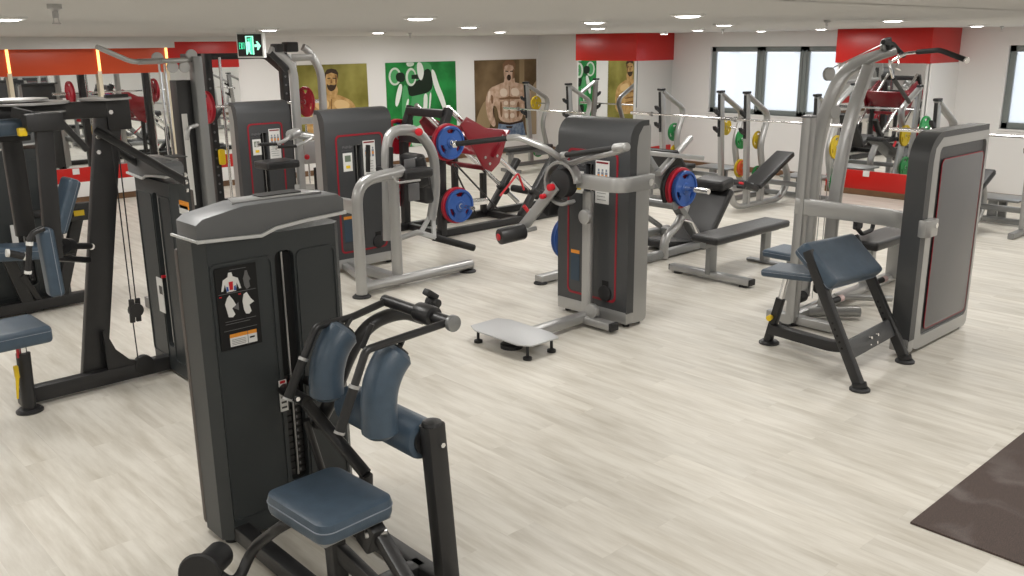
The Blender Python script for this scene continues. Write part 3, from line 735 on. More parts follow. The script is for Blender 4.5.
mb = MB(); mb.prism([(1.96, .13), (2.22, .13), (2.12, .17), (2.03, .27), (1.975, .42), (1.96, .42)], -.03, (0, 6.44, 0)); part('gusset', mb, bm_, t)
# top beam and plates
tb0 = V(-30, 116, y=6.5); tb1 = V(118, 108, y=6.5); mb = MB(); mb.bar([tb0, tb1], .1, .11, up=(0, 0, 1)); mb.box(V(118, 112, y=6.46), (.16, .03, .24), .01, 2); mb.bar([V(57, 118, y=6.46), V(87, 150, y=6.46)], .04, .04, up=(0, 1, 0)); part('top_beam', mb, bm_, t)
tp = MB()
for (px, py, rx, h_) in ((105, 99.5, .28, 0), (28, 104, .42, .02), (20, 101, .30, .05), (44, 112, .2, -.04)):
    p = V(px, py, y=6.5); tp.lathe([(0, 0), (rx*.6, 0), (rx*.6, .012), (0, .012)], (p.x, 6.5+h_, p.z), (0, 0, 1), 28)
part('cam_plate', tp, 'silver', t)
# swing arms: hanging rectangular posts
for a, b, w_ in (((43, 122), (54, 258), .10), ((10, 133), (26, 235), .12)):
    yy = 6.1 if a[0] > 20 else 6.6
    mb = MB(); A_ = V(*a, y=yy); B_ = V(*b, y=yy); mb.bar([A_, B_], .06, w_, up=(1, 0, 0)); sa = part('swing_arm', mb, bm_, t)
    mb = MB(); mb.box(A_+Vector((0, 0, .0)), (.22, .12, .11), .02); mb.bar([A_+Vector((0, 0, .02)), V(a[0]-30, a[1]-10, y=yy+.1)], .06, .06); part('arm_pivot', mb, 'black', sa)
q = V(22, 132, y=6.1); part('yellow_cap', MB().box(q, (.05, .05, .05), .01), 'yellow', t)
padpart('arm_pad', t, V(50, 262, y=6.06), (.09, .12, .44), rot('Y', -2), 'blue', .03)
padpart('upper_pad', t, V(4, 128, y=6.3), (.3, .1, .1), None, 'blue', .03)
mb = MB(); a = V(44, 228, y=5.98); b = V(30, 234, y=5.98); c = V(28, 272, y=5.98); mb.tube([a, b, c], .018, .05, up=(0, 1, 0)); hb = part('handle', mb, bm_, t)
cl = MB(); cl.cyl(b+(c-b)*.2, b+(c-b)*.3, .021); cl.cyl(b+(c-b)*.97, b+(c-b)*1.05, .021); part('handle_collar', cl, 'sticker', hb)
mb = MB(); mb.tube([V(53, 246, y=6.1), V(90, 246, y=6.42)], .022); mb.cyl(V(64, 246, y=6.15), V(70, 246, y=6.2), .05); mb.bar([V(56, 258, y=6.1), V(88, 260, y=6.45)], .04, .04); part('crank', mb, bm_, t)
# seat with tube
S = Vector((1.36, 6.25, .56)); padpart('seat', t, (1.25, 6.32, .56), (.62, .42, .115), rot('Z', 2), 'blue', .035)
mb = MB(); mb.tube([(1.41, 6.35, .0), (1.43, 6.37, .40)], .045); foot_disc(mb, (1.41, 6.34), .085); part('seat_tube', mb, bm_, t)
mb = MB().cyl((1.43, 6.37, .38), (1.435, 6.37, .52), .026); part('chrome_post', mb, 'chrome', t)
mb = MB().cyl((1.395, 6.35, .38), (1.40, 6.35, .52), .01); part('red_scale', mb, 'red', t)
mb = MB(); mb.box((1.36, 6.31, .30), (.03, .03, .09), .01); mb.cyl((1.36, 6.31, .26), (1.34, 6.30, .12), .012, .006); part('yellow_lever', mb, 'yellow', t)
# diagonal braces to the tower
mb = MB(); mb.tube([V(97, 131, y=6.44), V(186, 182, x=2.39)], .027); mb.tube([V(112, 146, y=6.5), V(160, 178, y=6.6)], .03); br = part('diagonal_brace', mb, bm_, t)
mb = MB()
for q in ((186, 175), (187, 182), (188, 190)): p = V(*q, x=2.39); mb.cyl(p, p+Vector((-.015, 0, 0)), .016, n=8)
part('bolt', mb, 'chrome', br)
# cables, floating block
cb = MB()
for a, b in (((112, 145), (131, 302)), ((118, 145), (136, 302)), ((133, 322), (139, 366))): cb.tube([V(*a, y=6.35), V(*b, y=6.35)], .0045, n=6)
part('cable', cb, 'black', t)
q = V(132, 311, y=6.35); bk = MB(); bk.box(q, (.035, .02, .17), .003, 1, rot('Y', 3)); bk.box(q+Vector((.05, .02, -.005)), (.035, .02, .17), .003, 1, rot('Y', 3)); bk.cyl(q+Vector((.03, -.012, 0)), q+Vector((.03, .03, 0)), .05); part('pulley_block', bk, 'blackmetal', t)
mb = MB().cyl(V(145, 365, y=6.4), V(145, 365, y=6.4)+Vector((0, .05, 0)), .07, bev=.004); part('pulley', mb, 'black', t)
mb = MB().box(V(161, 295, x=2.39), (.006, .1, .26)); mb.box(V(161, 290, x=2.387), (.006, .05, .06), m=1); part('label', mb, ['sticker', 'ink'], t)
mb = MB().box(V(184, 205, x=2.39), (.006, .14, .05), m=1); mb.box(V(184, 210, x=2.39), (.006, .14, .06), m=0); part('warning_label', mb, ['sticker', 'orange'], t)

# ================================================================ B2: second black machine behind on the left
t = thing('crunch_machine', 'black weight machine with blue backrest and roller, far left behind the fly machine', 'exercise machine', (1.9, 8.9, 0))
classic_tower(t, TR(V(60, 200, y=9.0).x-.78, 9.0, 0), .78, .4, 1.62, chart=False)
mb = MB(); mb.bar([(1.2, 8.85, .07), (2.72, 8.85, .07)], .09, .1); mb.bar([V(104, 200, y=8.8)*1, (2.35, 8.85, .1)], .1, .1, up=(0, 1, 0)) if False else None
mb.bar([V(78, 212, y=8.8), V(60, 303, y=8.85)], .07, .1, up=(1, 0, 0)); mb.bar([V(2, 245, y=8.8), V(32, 312, y=8.85)], .07, .1, up=(1, 0, 0)); mb.bar([V(22, 275, y=8.8), V(45, 308, y=8.85)], .04, .05, up=(1, 0, 0)); part('base_frame', mb, bm_, t)
mb = MB(); foot_disc(mb, (2.68, 8.85), .09); part('rubber_foot', mb, 'black', t)
mb = MB(); mb.bar([V(62, 213, y=8.8), V(106, 209, y=8.8)], .09, .16); part('roller_arm', mb, bm_, t)
part('yellow_mark', MB().box(V(79, 213, y=8.74), (.09, .012, .05)), 'yellow', t)
padpart('backrest', t, V(64, 205, y=8.7), (.1, .3, .5), rot('Y', 22), 'blue', .04)
padpart('seat', t, V(12, 252, y=8.6), (.55, .3, .12), rot('Y', 6), 'blue', .04)
mb = MB(); mb.cyl(V(8, 253, y=8.42), V(26, 257, y=8.42), .03); part('lever', mb, 'black', t)
mb = MB(); mb.cyl(V(24, 256, y=8.42), V(27, 257, y=8.42), .035); mb.cyl(V(6, 253, y=8.42), V(9, 253, y=8.42), .035); part('lever_collar', mb, 'sticker', t)
mb = MB(); q = V(26, 214, y=8.7); mb.cyl(q, V(42, 214, y=8.7), .04); mb.cyl(q, q+Vector((.04, 0, 0)), .09, bev=.01); part('knob', mb, 'black', t)
mb = MB().box(V(15, 238, y=8.93), (.05, .01, .24)); part('weight_label', mb, 'sticker', t)

# ================================================================ preacher curl bench
t = thing('preacher_bench', 'black preacher curl bench with slanted slate blue arm pad and small blue seat', 'bench', (6.1, 3.1, 0))
F1 = Vector((5.72, 2.69, 0)); F2 = Vector((6.5, 2.73, 0)); T1 = V(808, 251, x=5.78); T2 = V(853, 236, x=6.5)
for F, T_ in ((F1, T1), (F2, T2)):
    L = part('leg', MB().bar([F+Vector((0, 0, .02)), T_], .055, .075, up=(0, 0, 1), r=.012), bm_, t)
    mb = MB(); foot_disc(mb, F, .07); mb.cyl(F+Vector((0, 0, .02)), F+Vector((0, .01, .05)), .05); part('foot', mb, 'black', L)
    mb = MB(); d_ = (T_-F)
    for k in range(5): q = F+d_*(.30+.045*k); mb.cyl(q+Vector((-.029, .0, 0)), q+Vector((.029, 0, 0)), .009, n=8)
    part('adjustment_holes', mb, 'void', L)
fr = lambda F, T_, k: F+(T_-F)*k
a = fr(F1, T1, .27); b = fr(F2, T2, .27); mb = MB(); mb.bar([a, b], .05, .13, up=(T1-F1)); cb_ = part('crossbar', mb, 'cover', t)
mb = MB(); c = (a+b)/2
for dx in (-.05, .05):
    for dz in (-.03, .03): q = c+Vector((dx, -.03, dz)); mb.cyl(q, q+Vector((0, -.015, .004)), .012, n=6)
part('bolt', mb, 'chrome', cb_)
mb = MB(); mb.bar([c+Vector((0, .02, -.06)), Vector((6.1, 3.1, .13)), Vector((6.15, 3.66, .13))], .08, .08, fil=.08); part('spine', mb, bm_, t)
mb = MB(); foot_disc(mb, (6.16, 3.68), .08); mb.bar([(6.16, 3.69, .02), (6.19, 3.62, .38)], .06, .06, up=(1, 0, 0)); sp_ = part('seat_post', mb, bm_, t)
part('inner_post', MB().bar([(6.185, 3.63, .3), (6.2, 3.58, .60)], .04, .04, up=(1, 0, 0)), 'chrome', t)
q = V(768, 318, y=3.66); part('yellow_knob', MB().cyl(q+Vector((.04, 0, 0)), q+Vector((-.01, -.01, 0)), .022, bev=.005), 'yellow', t)
# seat pad
padpart('seat', t, (6.17, 3.50, .62), (.33, .42, .06), rot('X', -3) @ rot('Z', 4), 'blue', .028)
# arm pad: thick slanted cushion
u = Vector((1, .03, 0)).normalized(); dn_ = (V(832, 288, x=5.72)-V(800, 243, x=5.72)); 
pa, pb_, pc = V(802, 243, x=5.76), V(852, 233, x=6.5), V(833, 284, x=5.72)
ctr = (pb_+V(833, 284, x=5.72))/2; 
sl = (pc-pa).normalized(); uu = (pb_-pa).normalized(); nn = uu.cross(sl).normalized(); sl = nn.cross(uu)
if nn.y > 0: nn = -nn
Rm = Matrix((uu, sl, uu.cross(sl))).transposed()
ctr = pa+uu*((pb_-pa).length/2)+sl*((pc-pa).length/2)-nn*.045
pdp = padpart('arm_pad', t, ctr, ((pb_-pa).length, (pc-pa).length, .125), Rm, 'blue', .04)
mb = MB(); mb.box(ctr-nn*.07, ((pb_-pa).length*.85, (pc-pa).length*.85, .02), .004, 1, Rm); part('backing_board', mb, 'black', pdp)
mb = MB()
for F, T_ in ((F1, T1), (F2, T2)):
    q = fr(F, T_, .62); mb.cyl(q+Vector((.0, .0, 0)), q+Vector((.12, -.02, .01)), .022)
part('bar_catch', mb, 'black', t)
mb = MB()
for F, T_ in ((F1, T1), (F2, T2)):
    q = fr(F, T_, .62)+Vector((.12, -.02, .01)); mb.cyl(q, q+Vector((.04, -.006, .003)), .024)
part('catch_tip', mb, mat('pale_pink_cap', (.6, .45, .43), .5), t)

# ================================================================ rubber mat
mb = MB().bb((4.2, -1.2, 0), (8.6, 1.65, .012), .003); single('rubber_mat', mb, 'mat', 'dark speckled rubber floor mat in the lower right corner', 'floor mat', None, (4.2, 1.65, 0)).location = (4.2, 1.65, 0)
# ================================================================ T2: row machine left of centre
SV = 'silver'
t = thing('seated_row_machine', 'smaller silver-edged weight machine with red outline and black seat, under the exit sign', 'exercise machine', (5.2, 10.2, 0))
modern_tower(t, (4.96, 10.25, 0), 0, W=.70, D=.2, H=1.68)
mb = MB(); mb.bar([(5.4, 9.75, .05), (6.3, 9.75, .05)], .09, .09); mb.bar([(5.6, 10.2, .05), (5.6, 9.6, .05)], .09, .09); mb.bar([(5.72, 9.75, .05), V(302, 175, y=9.75)*Vector((1, 1, 0)) if False else (5.72, 9.75, .9)], .07, .09, up=(1, 0, 0)); part('frame', mb, 'leather', t)
padpart('seat', t, V(277, 164, y=9.6), (.42, .34, .09), None, 'leather', .03)
mb = MB(); a = V(292, 135, y=9.7); mb.tube([V(276, 144, y=9.5), V(284, 141, y=9.55), a], .022, .03); mb.tube([V(296, 146, y=9.6), V(304, 143, y=9.6), V(312, 138, y=9.7)], .022, .03); mb.cyl(a+Vector((-.05, -.03, 0)), a+Vector((.09, .03, .02)), .06, bev=.01); mb.tube([a, V(312, 138, y=9.7)], .03); part('press_arm', mb, SV, t)
mb = MB(); mb.cyl(V(258, 144.5, y=9.4), V(276, 144, y=9.5), .02); mb.cyl(V(276, 147, y=9.5), V(296, 146, y=9.6), .02); part('grip', mb, 'handle', t)
mb = MB(); mb.cyl(V(256.5, 144.5, y=9.4), V(258.5, 144.5, y=9.4), .028); mb.cyl(V(274.5, 147, y=9.5), V(276.5, 147, y=9.5), .028); part('grip_collar', mb, 'chrome', t)

# ---- silver cable frame behind (pull-up arch) in front of the yellow poster
t = thing('pull_up_frame', 'tall silver cable frame with bent top beams in front of the yellow poster', 'exercise machine', (6.5, 10.6, 0))
yy = 10.6
def gp(px, y): return V(px, 190, y=y)
for (pts, y) in ((((298, 230), (297, 120), (294, 68), (282, 56), (270, 50)), 10.2), (((325, 222), (324, 120), (320, 70), (308, 50), (303, 47)), 11.0)):
    q = [V(*p, y=y) for p in pts]; q[0] = Vector((q[1].x, y, .05)); q[2].x = q[1].x
    part('upright', MB().bar(q, .09, .07, fil=.15, up=(0, 1, 0)), SV, t)
mb = MB()
for py, r_ in ((121, .035), (188, .03), (58, .03)): mb.bar([V(297 if py > 60 else 289, py, y=10.2), V(324 if py > 60 else 312, py-1, y=11.0)], .06, .09)
part('crossbar', mb, SV, t)
mb = MB()
for px in (306, 314): q = V(px, 125, y=10.6); mb.cyl((q.x, 10.6, q.z), (q.x, 10.6, .12), .012, n=8)
part('guide_rod', mb, 'chrome', t)
mb = MB(); q = V(310, 152, y=10.55); mb.box(q, (.22, .1, .3), .02); mb.cyl(V(300, 135, y=10.5), V(312, 137, y=10.5), .05); part('carriage', mb, SV, t)
part('red_knob', MB().cyl(V(307, 157, y=10.45), V(307, 157, y=10.4), .035, bev=.008), 'red', t)
mb = MB(); mb.box(V(277, 48, y=10.2), (.1, .16, .1), .02); mb.box(V(290, 47, y=10.2), (.16, .14, .12), .02); mb.tube([V(270, 52, y=10.2), V(280, 62, y=10.2), V(287, 70, y=10.2)], .04, .05); part('top_pulley_cover', mb, 'leather', t)
mb = MB(); mb.bar([(6.2, 10.2, .04), (6.2, 11.6, .04)], .08, .08); mb.bar([(7.0, 10.4, .04), (7.0, 11.6, .04)], .08, .08); mb.bar([(6.1, 10.6, .04), (7.1, 10.6, .04)], .08, .08); part('base', mb, SV, t)

# ---- smith machine: black frame with a barbell and two red plates
t = thing('smith_machine', 'black guided barbell rack against the long wall, between the mirrors and the yellow poster', 'rack', (6.0, 12.3, 0))
YS = 12.2
xl = V(211, 107, y=YS).x; xr = V(286, 105, y=YS).x
for x_, nm in ((xl, 0), (xr, 1)):
    u = part('upright', MB().bar([(x_, YS, .05), (x_, YS, 2.25)], .1, .12, up=(0, 1, 0)), 'blackmetal', t)
    mb = MB()
    for k in range(14): mb.cyl((x_-.01, YS-.062, .35+.12*k), (x_-.01, YS-.066, .35+.12*k), .016, n=10)
    part('peg_hole', mb, 'panelgrey', u)
    part('guide_rod', MB().cyl((x_+.13, YS-.12, .1), (x_+.13, YS-.12, 2.2), .02, n=12), 'chrome', t)
    part('base_foot', MB().bar([(x_, YS-.55, .05), (x_, YS+.85, .05)], .1, .1), 'blackmetal', t)
    part('top_arm', MB().bar([(x_, YS, 2.0), (x_+.02, YS+.5, 2.2), (x_+.02, YS+.8, 2.2)], .09, .09, fil=.1), 'blackmetal', t)
part('top_crossbar', MB().bar([(xl, YS+.8, 2.2), (xr, YS+.8, 2.2)], .09, .09), 'blackmetal', t)
part('rear_crossbar', MB().bar([(xl, YS+.8, .06), (xr, YS+.8, .06)], .09, .09), 'blackmetal', t)
q = V(222, 157, y=YS-.12); part('yellow_stopper', MB().box(q, (.09, .08, .22), .03), 'yellow', t)
q = V(103, 100, y=YS)
zb = V(209, 107, y=YS-.15).z
bb = MB(); bb.cyl((xl-.45, YS-.2, zb), (xr+.5, YS-.2, zb), .016, n=12); bb.cyl((xl-.45, YS-.2, zb), (xl-.1, YS-.2, zb), .028, n=12); bb.cyl((xr+.1, YS-.2, zb), (xr+.5, YS-.2, zb), .028, n=12)
part('guided_bar', bb, 'chrome', t)
put_plate('red', .22, .05, (xl-.06-.09, YS-.2, zb), math.radians(0), 'red plate on the left end of the guided barbell, left of the exit sign', 'red plates on the guided barbell')
put_plate('red', .22, .05, (xr+.22, YS-.2, zb), math.radians(0), 'red weight plate in front of the yellow poster, right end of the guided barbell', 'red plates on the guided barbell')

# ---- C: tall cable station with light grey upright
t = thing('cable_station', 'tall cable station with light grey upright, dark weight column and bent pull-up bar', 'exercise machine', (3.4, 8.2, 0))
YC = 8.2
x1 = V(200, 130, y=YC).x
part('upright', MB().bar([(x1+.02, YC, .03), (x1+.02, YC, 2.26)], .085, .12, up=(0, 1, 0)), 'silverdark', t)
part('weight_column', MB().bb((x1-.16, YC+.05, .05), (x1-.0, YC+.2, 2.05), .01), 'blackmetal', t)
mb = MB(); mb.bb((x1-.14, YC+.04, .9), (x1-.09, YC+.052, 1.75)); part('scale_label', mb, 'sticker', t)
zt = V(192, 60, y=YC).z
mb = MB(); a = Vector((x1-.03, YC, zt)); b = V(132, 62, y=YC-.1); c = V(97, 47, y=YC-.25); mb.tube([a, b, c], .022, .07); pb_ = part('pull_up_bar', mb, SV, t)
mb = MB()
for k in range(12): q = b+(a-b)*(.1+.035*k); mb.lathe([(.024, 0), (.027, .004), (.024, .008)], q, (a-b), 12)
part('knurled_grip', mb, 'steel', pb_)
mb = MB()
for px, py in ((158, 58), (192, 55), (173, 67), (185, 67)): q = V(px, py, y=YC-.02); mb.lathe([(.0, 0), (.05, 0), (.04, .012), (.05, .024), (0, .024)], q, (0, 1, 0), 20)
part('pulley', mb, SV, t)
SPLIT.add('pulley')
mb = MB(); 
for px in (160, 165): q = V(px, 64, y=YC); mb.cyl((q.x, YC+.02, q.z), (q.x, YC+.02, .1), .012, n=8)
part('guide_rod', mb, 'chrome', t)
mb = MB(); mb.tube([V(197, 125, y=YC-.1), V(188, 128, y=YC-.2), V(187, 140, y=YC-.2)], .018, .05); part('grip_handle', mb, SV, t)
mb = MB(); mb.bar([(x1-.65, YC+.05, .05), (x1+.1, YC+.05, .05)], .12, .1); mb.bar([(x1+.04, YC-.4, .05), (x1+.04, YC+.5, .05)], .1, .1); part('base', mb, 'silverdark', t)

# ================================================================ T3: dip / assist machine
t = thing('dip_machine', 'silver-framed weight machine with red outline, bent tube frame and black forearm pads', 'exercise machine', (5.2, 7.8, 0))
modern_tower(t, (4.86, 8.12, 0), 0, W=.82, D=.2, H=1.69)
z1 = V(380, 176, y=7.2).z
a0 = V(365, 298, z=0); 
mb = MB(); mb.tube([(a0.x, 7.15, .03), (a0.x, 7.15, z1-.02), V(402, 171, y=7.2)], .055, .22, n=16, up=(0, 1, 0)); part('front_tube', mb, SV, t)
mb = MB(); mb.oval([(5.08, 7.25, .03), (5.08, 7.25, z1)], .05, .06, up=(0, 1, 0)); part('middle_tube', mb, SV, t)
mb = MB(); mb.oval([(4.62, 7.2, .075), (6.0, 7.2, .075)], .055, .05); mb.bar([(5.08, 7.25, .07), (5.08, 8.1, .07)], .1, .09); mb.bar([(5.0, 8.1, .07), (4.75, 7.2, .07)], .06, .06); part('base', mb, SV, t)
mb = MB(); foot_disc(mb, (4.58, 7.15), .09); foot_disc(mb, (5.95, 7.2), .09); part('rubber_foot', mb, 'black', t)
mb = MB(); mb.bar([(4.58, 7.16, V(350, 208, y=7.16).z), (4.75, 8.15, V(350, 208, y=7.5).z)], .07, .13); part('link_arm', mb, SV, t)
# arch lever
q0 = V(388, 133, y=8.0)
yA = 7.55
pts = [V(386, 132, y=8.05), V(384, 148, y=7.85), V(386, 136, y=yA), V(400, 130, y=yA), V(417, 131, y=yA), V(434, 153, y=yA), V(436, 185, y=yA), V(431, 220, y=yA)]
pts = [V(388, 240, y=yA), V(386, 145, y=yA), V(392, 130, y=yA), V(418, 130, y=yA), V(434, 153, y=yA), V(436, 190, y=yA), V(431, 220, y=yA)]
part('lever_arch', MB().oval(pts, .055, .045, fil=.14, up=(0, 1, 0)), SV, t)
mb = MB(); mb.cyl(V(419, 132, y=yA-.06), V(419, 132, y=yA-.1), .04, bev=.008); part('red_cap', mb, 'red', t)
mb = MB(); mb.bar([V(431, 214, y=yA), V(420, 234, y=yA)], .05, .03, up=(0, 1, 0)); mb.bar([V(433, 216, y=yA), V(434, 238, y=yA-.05)], .05, .03, up=(0, 1, 0)); mb.bar([V(420, 233, y=yA), V(435, 237, y=yA-.05)], .05, .05); part('handle_bracket', mb, M.setdefault('line', mat('pale_silver_line', (.6, .61, .61), .35, metal=.2)), t)
mb = MB(); a = V(398, 239, y=yA+.05); b = V(418, 232, y=yA); c = V(433, 237, y=yA-.02); mb.tube([a, b, c], .03, .04); cb_ = part('cross_handle', mb, SV, t)
mb = MB(); mb.cyl(c, V(474, 248, y=yA-.1), .038, bev=.006); part('grip', mb, 'handle', cb_)
# forearm pads
z2 = V(405, 176, y=7.2).z
padpart('forearm_pad', t, V(415, 173, y=7.2), (.35, .16, .1), None, 'leather', .035)
padpart('forearm_pad', t, V(396, 168, y=7.6), (.42, .14, .06), None, 'leather', .025)
padpart('backrest', t, V(415, 170, y=7.45), (.14, .3, .34), rot('Y', -12), 'leather', .05)
padpart('lower_pad', t, V(421, 188, y=7.45), (.12, .28, .3), rot('Y', -8), 'leather', .05)
mb = MB(); mb.box(V(410, 170, y=7.27), (.13, .02, .22), .01); mb.box(V(414, 192, y=7.27), (.13, .02, .18), .01); part('pad_bracket', mb, 'panelgrey', t)
mb = MB()
for px, p0, p1 in ((368, 172, 145), (391, 170, 147)): mb.cyl(V(px, p0, y=7.2), V(px, p1, y=7.2), .022, n=12)
part('grip', mb, 'handle', t)
mb = MB(); mb.tube([V(393, 177, y=7.1), V(397, 183, y=7.1), V(420, 180, y=7.1)], .012, .03); mb.bar([V(368, 176, y=7.2), V(425, 171, y=7.2)], .05, .05); part('pad_rail', mb, SV, t)

# ================================================================ leg press (red)
t = thing('leg_press', 'black and dark red angled leg press loaded with blue and red plates', 'exercise machine', (7.6, 9.1, 0))
yn, yf = 8.78, 9.42
RA = Vector((7.0, 0, 1.60)); RB = Vector((8.75, 0, .14)); rd = (RB-RA).normalized(); rn = Vector((-rd.z, 0, rd.x)); rn = rn if rn.z > 0 else -rn
for y_ in (yn, yf): part('guide_rail', MB().cyl(RA+Vector((0, y_, 0)), RB+Vector((0, y_, 0)), .032, n=16), 'chrome', t)
part('rear_post', MB().bar([(6.84, yn-.02, .04), (6.86, yn-.02, 1.25), RA+Vector((.0, yn-.02, -.02))], .09, .1, up=(0, 1, 0), fil=.15), bm_, t)
part('rear_post', MB().bar([(6.84, yf+.1, .04), (6.86, yf+.1, 1.25), RA+Vector((.0, yf+.1, -.02))], .09, .1, up=(0, 1, 0), fil=.15), bm_, t)
mb = MB(); mb.bar([(6.95, yn, 1.52), (6.95, yf+.1, 1.52)], .08, .1); part('top_crossbar', mb, bm_, t)
mb = MB(); 
for y_ in (yn, yf+.06): mb.bar([(6.7, y_, .05), (9.7, y_, .05)], .09, .09)
mb.bar([(6.85, yn, .05), (6.85, yf, .05)], .08, .08); mb.bar([(9.6, yn, .05), (9.6, yf, .05)], .08, .08); mb.bar([(8.2, yn, .05), (8.2, yf, .05)], .08, .08); part('base_frame', mb, bm_, t)
mb = MB(); mb.bar([(8.2, yn, .08), (8.75, yn, .75)], .07, .1, up=(0, 1, 0)); mb.bar([(8.2, yf, .08), (8.75, yf, .75)], .07, .1, up=(0, 1, 0)); mb.bar([(7.6, yf, .08), (7.6, yf, 1.0)], .07, .08, up=(0, 1, 0)); mb.bar([(8.1, yf, .08), (8.1, yf, .62)], .07, .08, up=(0, 1, 0)); part('support_frame', mb, bm_, t)
mb = MB(); SPLIT.add('stop_bumper')
for y_ in (yn, yf): q = RA+(RB-RA)*.84+Vector((0, y_, 0)); mb.cyl(q-rd*.09, q+rd*.09, .06, bev=.012)
part('stop_bumper', mb, 'black', t); SPLIT.add('stop_bumper')
# sled: footplate perpendicular to the rails, side gussets
K = RA+(RB-RA)*.37
mb = MB(); c = K+rn*.10+rd*.05+Vector((0, (yn+yf)/2, 0)); Rr = Matrix((rd, Vector((0, 1, 0)), rd.cross(Vector((0, 1, 0))))).transposed()
mb.box(c, (.03, .95, .42), .006, 2, Rr); part('footplate', mb, 'maroon', t)
for y_ in (yn-.11, yf+.08):
    def G(a, b): return K+rd*a+rn*b
    o = [(-.62, -.10), (-.3, -.20), (.02, -.30), (.16, -.26), (.20, -.1), (.09, .28), (-.02, .27), (-.25, .12), (-.6, .04)]
    mb = MB(); mb.prism([((K+rd*a+rn*b).x, (K+rd*a+rn*b).z) for a, b in o], .02, (0, y_, 0), bev=.004); gs = part('side_gusset', mb, 'maroon', t)
    bo = MB()
    for a, b in ((.06, -.2), (.1, -.05), (.02, .2), (-.05, -.18)): q = K+rd*a+rn*b+Vector((0, y_, 0)); bo.cyl(q+Vector((0, 0, 0)), q+Vector((0, -.014, 0)), .02, n=8)
    part('bolt', bo, 'chrome', gs)
mb = MB(); mb.bar([G(.1, -.25)+Vector((0, yn, 0)), G(.1, -.25)+Vector((0, yf, 0))], .06, .06); mb.bar([G(-.3, -.1)+Vector((0, yn, 0)), G(-.3, -.1)+Vector((0, yf, 0))], .08, .08); part('carriage', mb, 'maroon', t)
px_ = V(450, 143, y=8.5); 
PG = Vector((px_.x+.03, 0, px_.z))
mb = MB(); mb.cyl((PG.x, yn-.1, PG.z), (PG.x, 8.28, PG.z), .025); part('plate_peg', mb, 'chrome', t)
mb = MB(); mb.cyl((PG.x, yf+.1, PG.z), (PG.x, 9.95, PG.z), .025); part('plate_peg', mb, 'chrome', t)
mb = MB(); mb.bar([(PG.x, yn-.1, PG.z), (PG.x, yf+.1, PG.z)], .09, .1); mb.bar([(PG.x, yn+.1, PG.z), G(-.3, -.1)+Vector((0, yn+.1, 0))], .08, .08); part('peg_crossbar', mb, bm_, t)
LG = Vector((V(461, 206, y=8.5).x, 0, V(461, 206, y=8.5).z))
mb = MB(); mb.cyl((LG.x, yn, LG.z), (LG.x, 8.26, LG.z), .025); mb.bar([(6.74, yn, LG.z), (7.6, yn, LG.z-.05)], .07, .08); part('storage_peg', mb, 'chrome', t)
mb = MB(); mb.cyl((LG.x-.1, yf+.1, LG.z+.1), (LG.x-.1, 9.9, LG.z+.1), .025); part('storage_peg', mb, 'chrome', t)
mb = MB(); mb.tube([V(524, 190, y=8.6), V(518, 173, y=8.6), V(508, 186, y=8.6), V(500, 196, y=8.6)], .014, .04); part('safety_handle', mb, 'red', t)
mb = MB(); mb.cyl(V(524, 206, y=8.6), V(530, 214, y=8.6), .025); part('red_lever', mb, 'red', t)
padpart('backrest', t, (9.2, 9.1, .55), (.9, .45, .1), rot('Y', -50), 'leather', .04)
padpart('seat', t, (8.75, 9.1, .32), (.5, .45, .1), rot('Y', 15), 'leather', .04)
mb = MB(); mb.tube([(7.05, yn, .9), (7.5, yn+.1, .2)], .012); mb.tube([(7.1, yn, .9), (7.9, yn+.1, .2)], .012); part('brace_rod', mb, bm_, t); SPLIT.add('brace_rod')
G90 = PI/2
GP = 'blue and red plates on the leg press'
for k, (kd, lb) in enumerate((('black', 'black plate innermost on the near upper peg of the leg press'), ('red', 'red plate behind the blue one on the near upper peg'), ('blue', 'blue plate on the near upper peg of the leg press'))):
    if kd != 'black': put_plate(kd, .225 if kd == 'red' else .2, .055, (PG.x, yn-.19-.062*(k-1), PG.z), G90, lb, GP)
for k, (kd, lb) in enumerate((('black', 'black plate innermost on the lower storage peg of the leg press'), ('red', 'red plate in the middle of the lower storage peg of the leg press'), ('blue', 'blue plate outermost on the lower storage peg of the leg press'))):
    put_plate(kd, .225 if kd == 'red' else .205, .055, (LG.x, yn-.13-.062*k, LG.z), G90, lb, GP)
put_plate('red', .225, .055, (PG.x, yf+.2, PG.z), G90, 'red plate on the far upper peg, in front of the green poster', GP)
put_plate('blue', .2, .055, (PG.x, yf+.265, PG.z), G90, 'blue plate mostly hidden behind the far red one of the leg press', GP)
put_plate('red', .225, .055, (LG.x-.1, yf+.2, LG.z+.1), G90, 'red plate low on the far side of the leg press', GP)

# ================================================================ T4: multi hip machine
t = thing('hip_machine', 'silver and charcoal weight machine with round pivot, roller lever and checker footplate, centre', 'exercise machine', (5.5, 5.1, 0))
modern_tower(t, (5.63, 5.52, 0), -PI/2, W=.80, D=.25, H=1.72)
xp = 5.50
mb = MB(); mb.bar([(xp, 5.06, .03), (xp, 5.06, V(592, 192, x=xp).z)], .095, .05, up=(1, 0, 0), r=.015); part('front_post', mb, SV, t)
zb = V(620, 186, x=xp-.05).z
mb = MB(); mb.bar([(5.84, 4.66, zb), (xp-.06, 4.66, zb), (xp-.06, 5.2, zb)], .05, .12, fil=.13); bn = part('wrap_band', mb, SV, t)
part('bolt', MB().cyl((5.78, 4.63, zb+.0), (5.78, 4.62, zb), .03), 'chrome', bn)
mb = MB()
for px, py in ((585, 217), (592, 311)):
    q = V(px, py, x=xp-.06); mb.cyl(q+Vector((.03, 0, 0)), q+Vector((-.02, 0, 0)), .062, bev=.008)
part('pulley', mb, SV, t)
PV = V(563, 183, x=5.38)
ring = MB(); rg = [(PV.x, PV.y+.175*math.cos(a), PV.z+.175*math.sin(a)) for a in [math.radians(-125+k*12) for k in range(26)]]
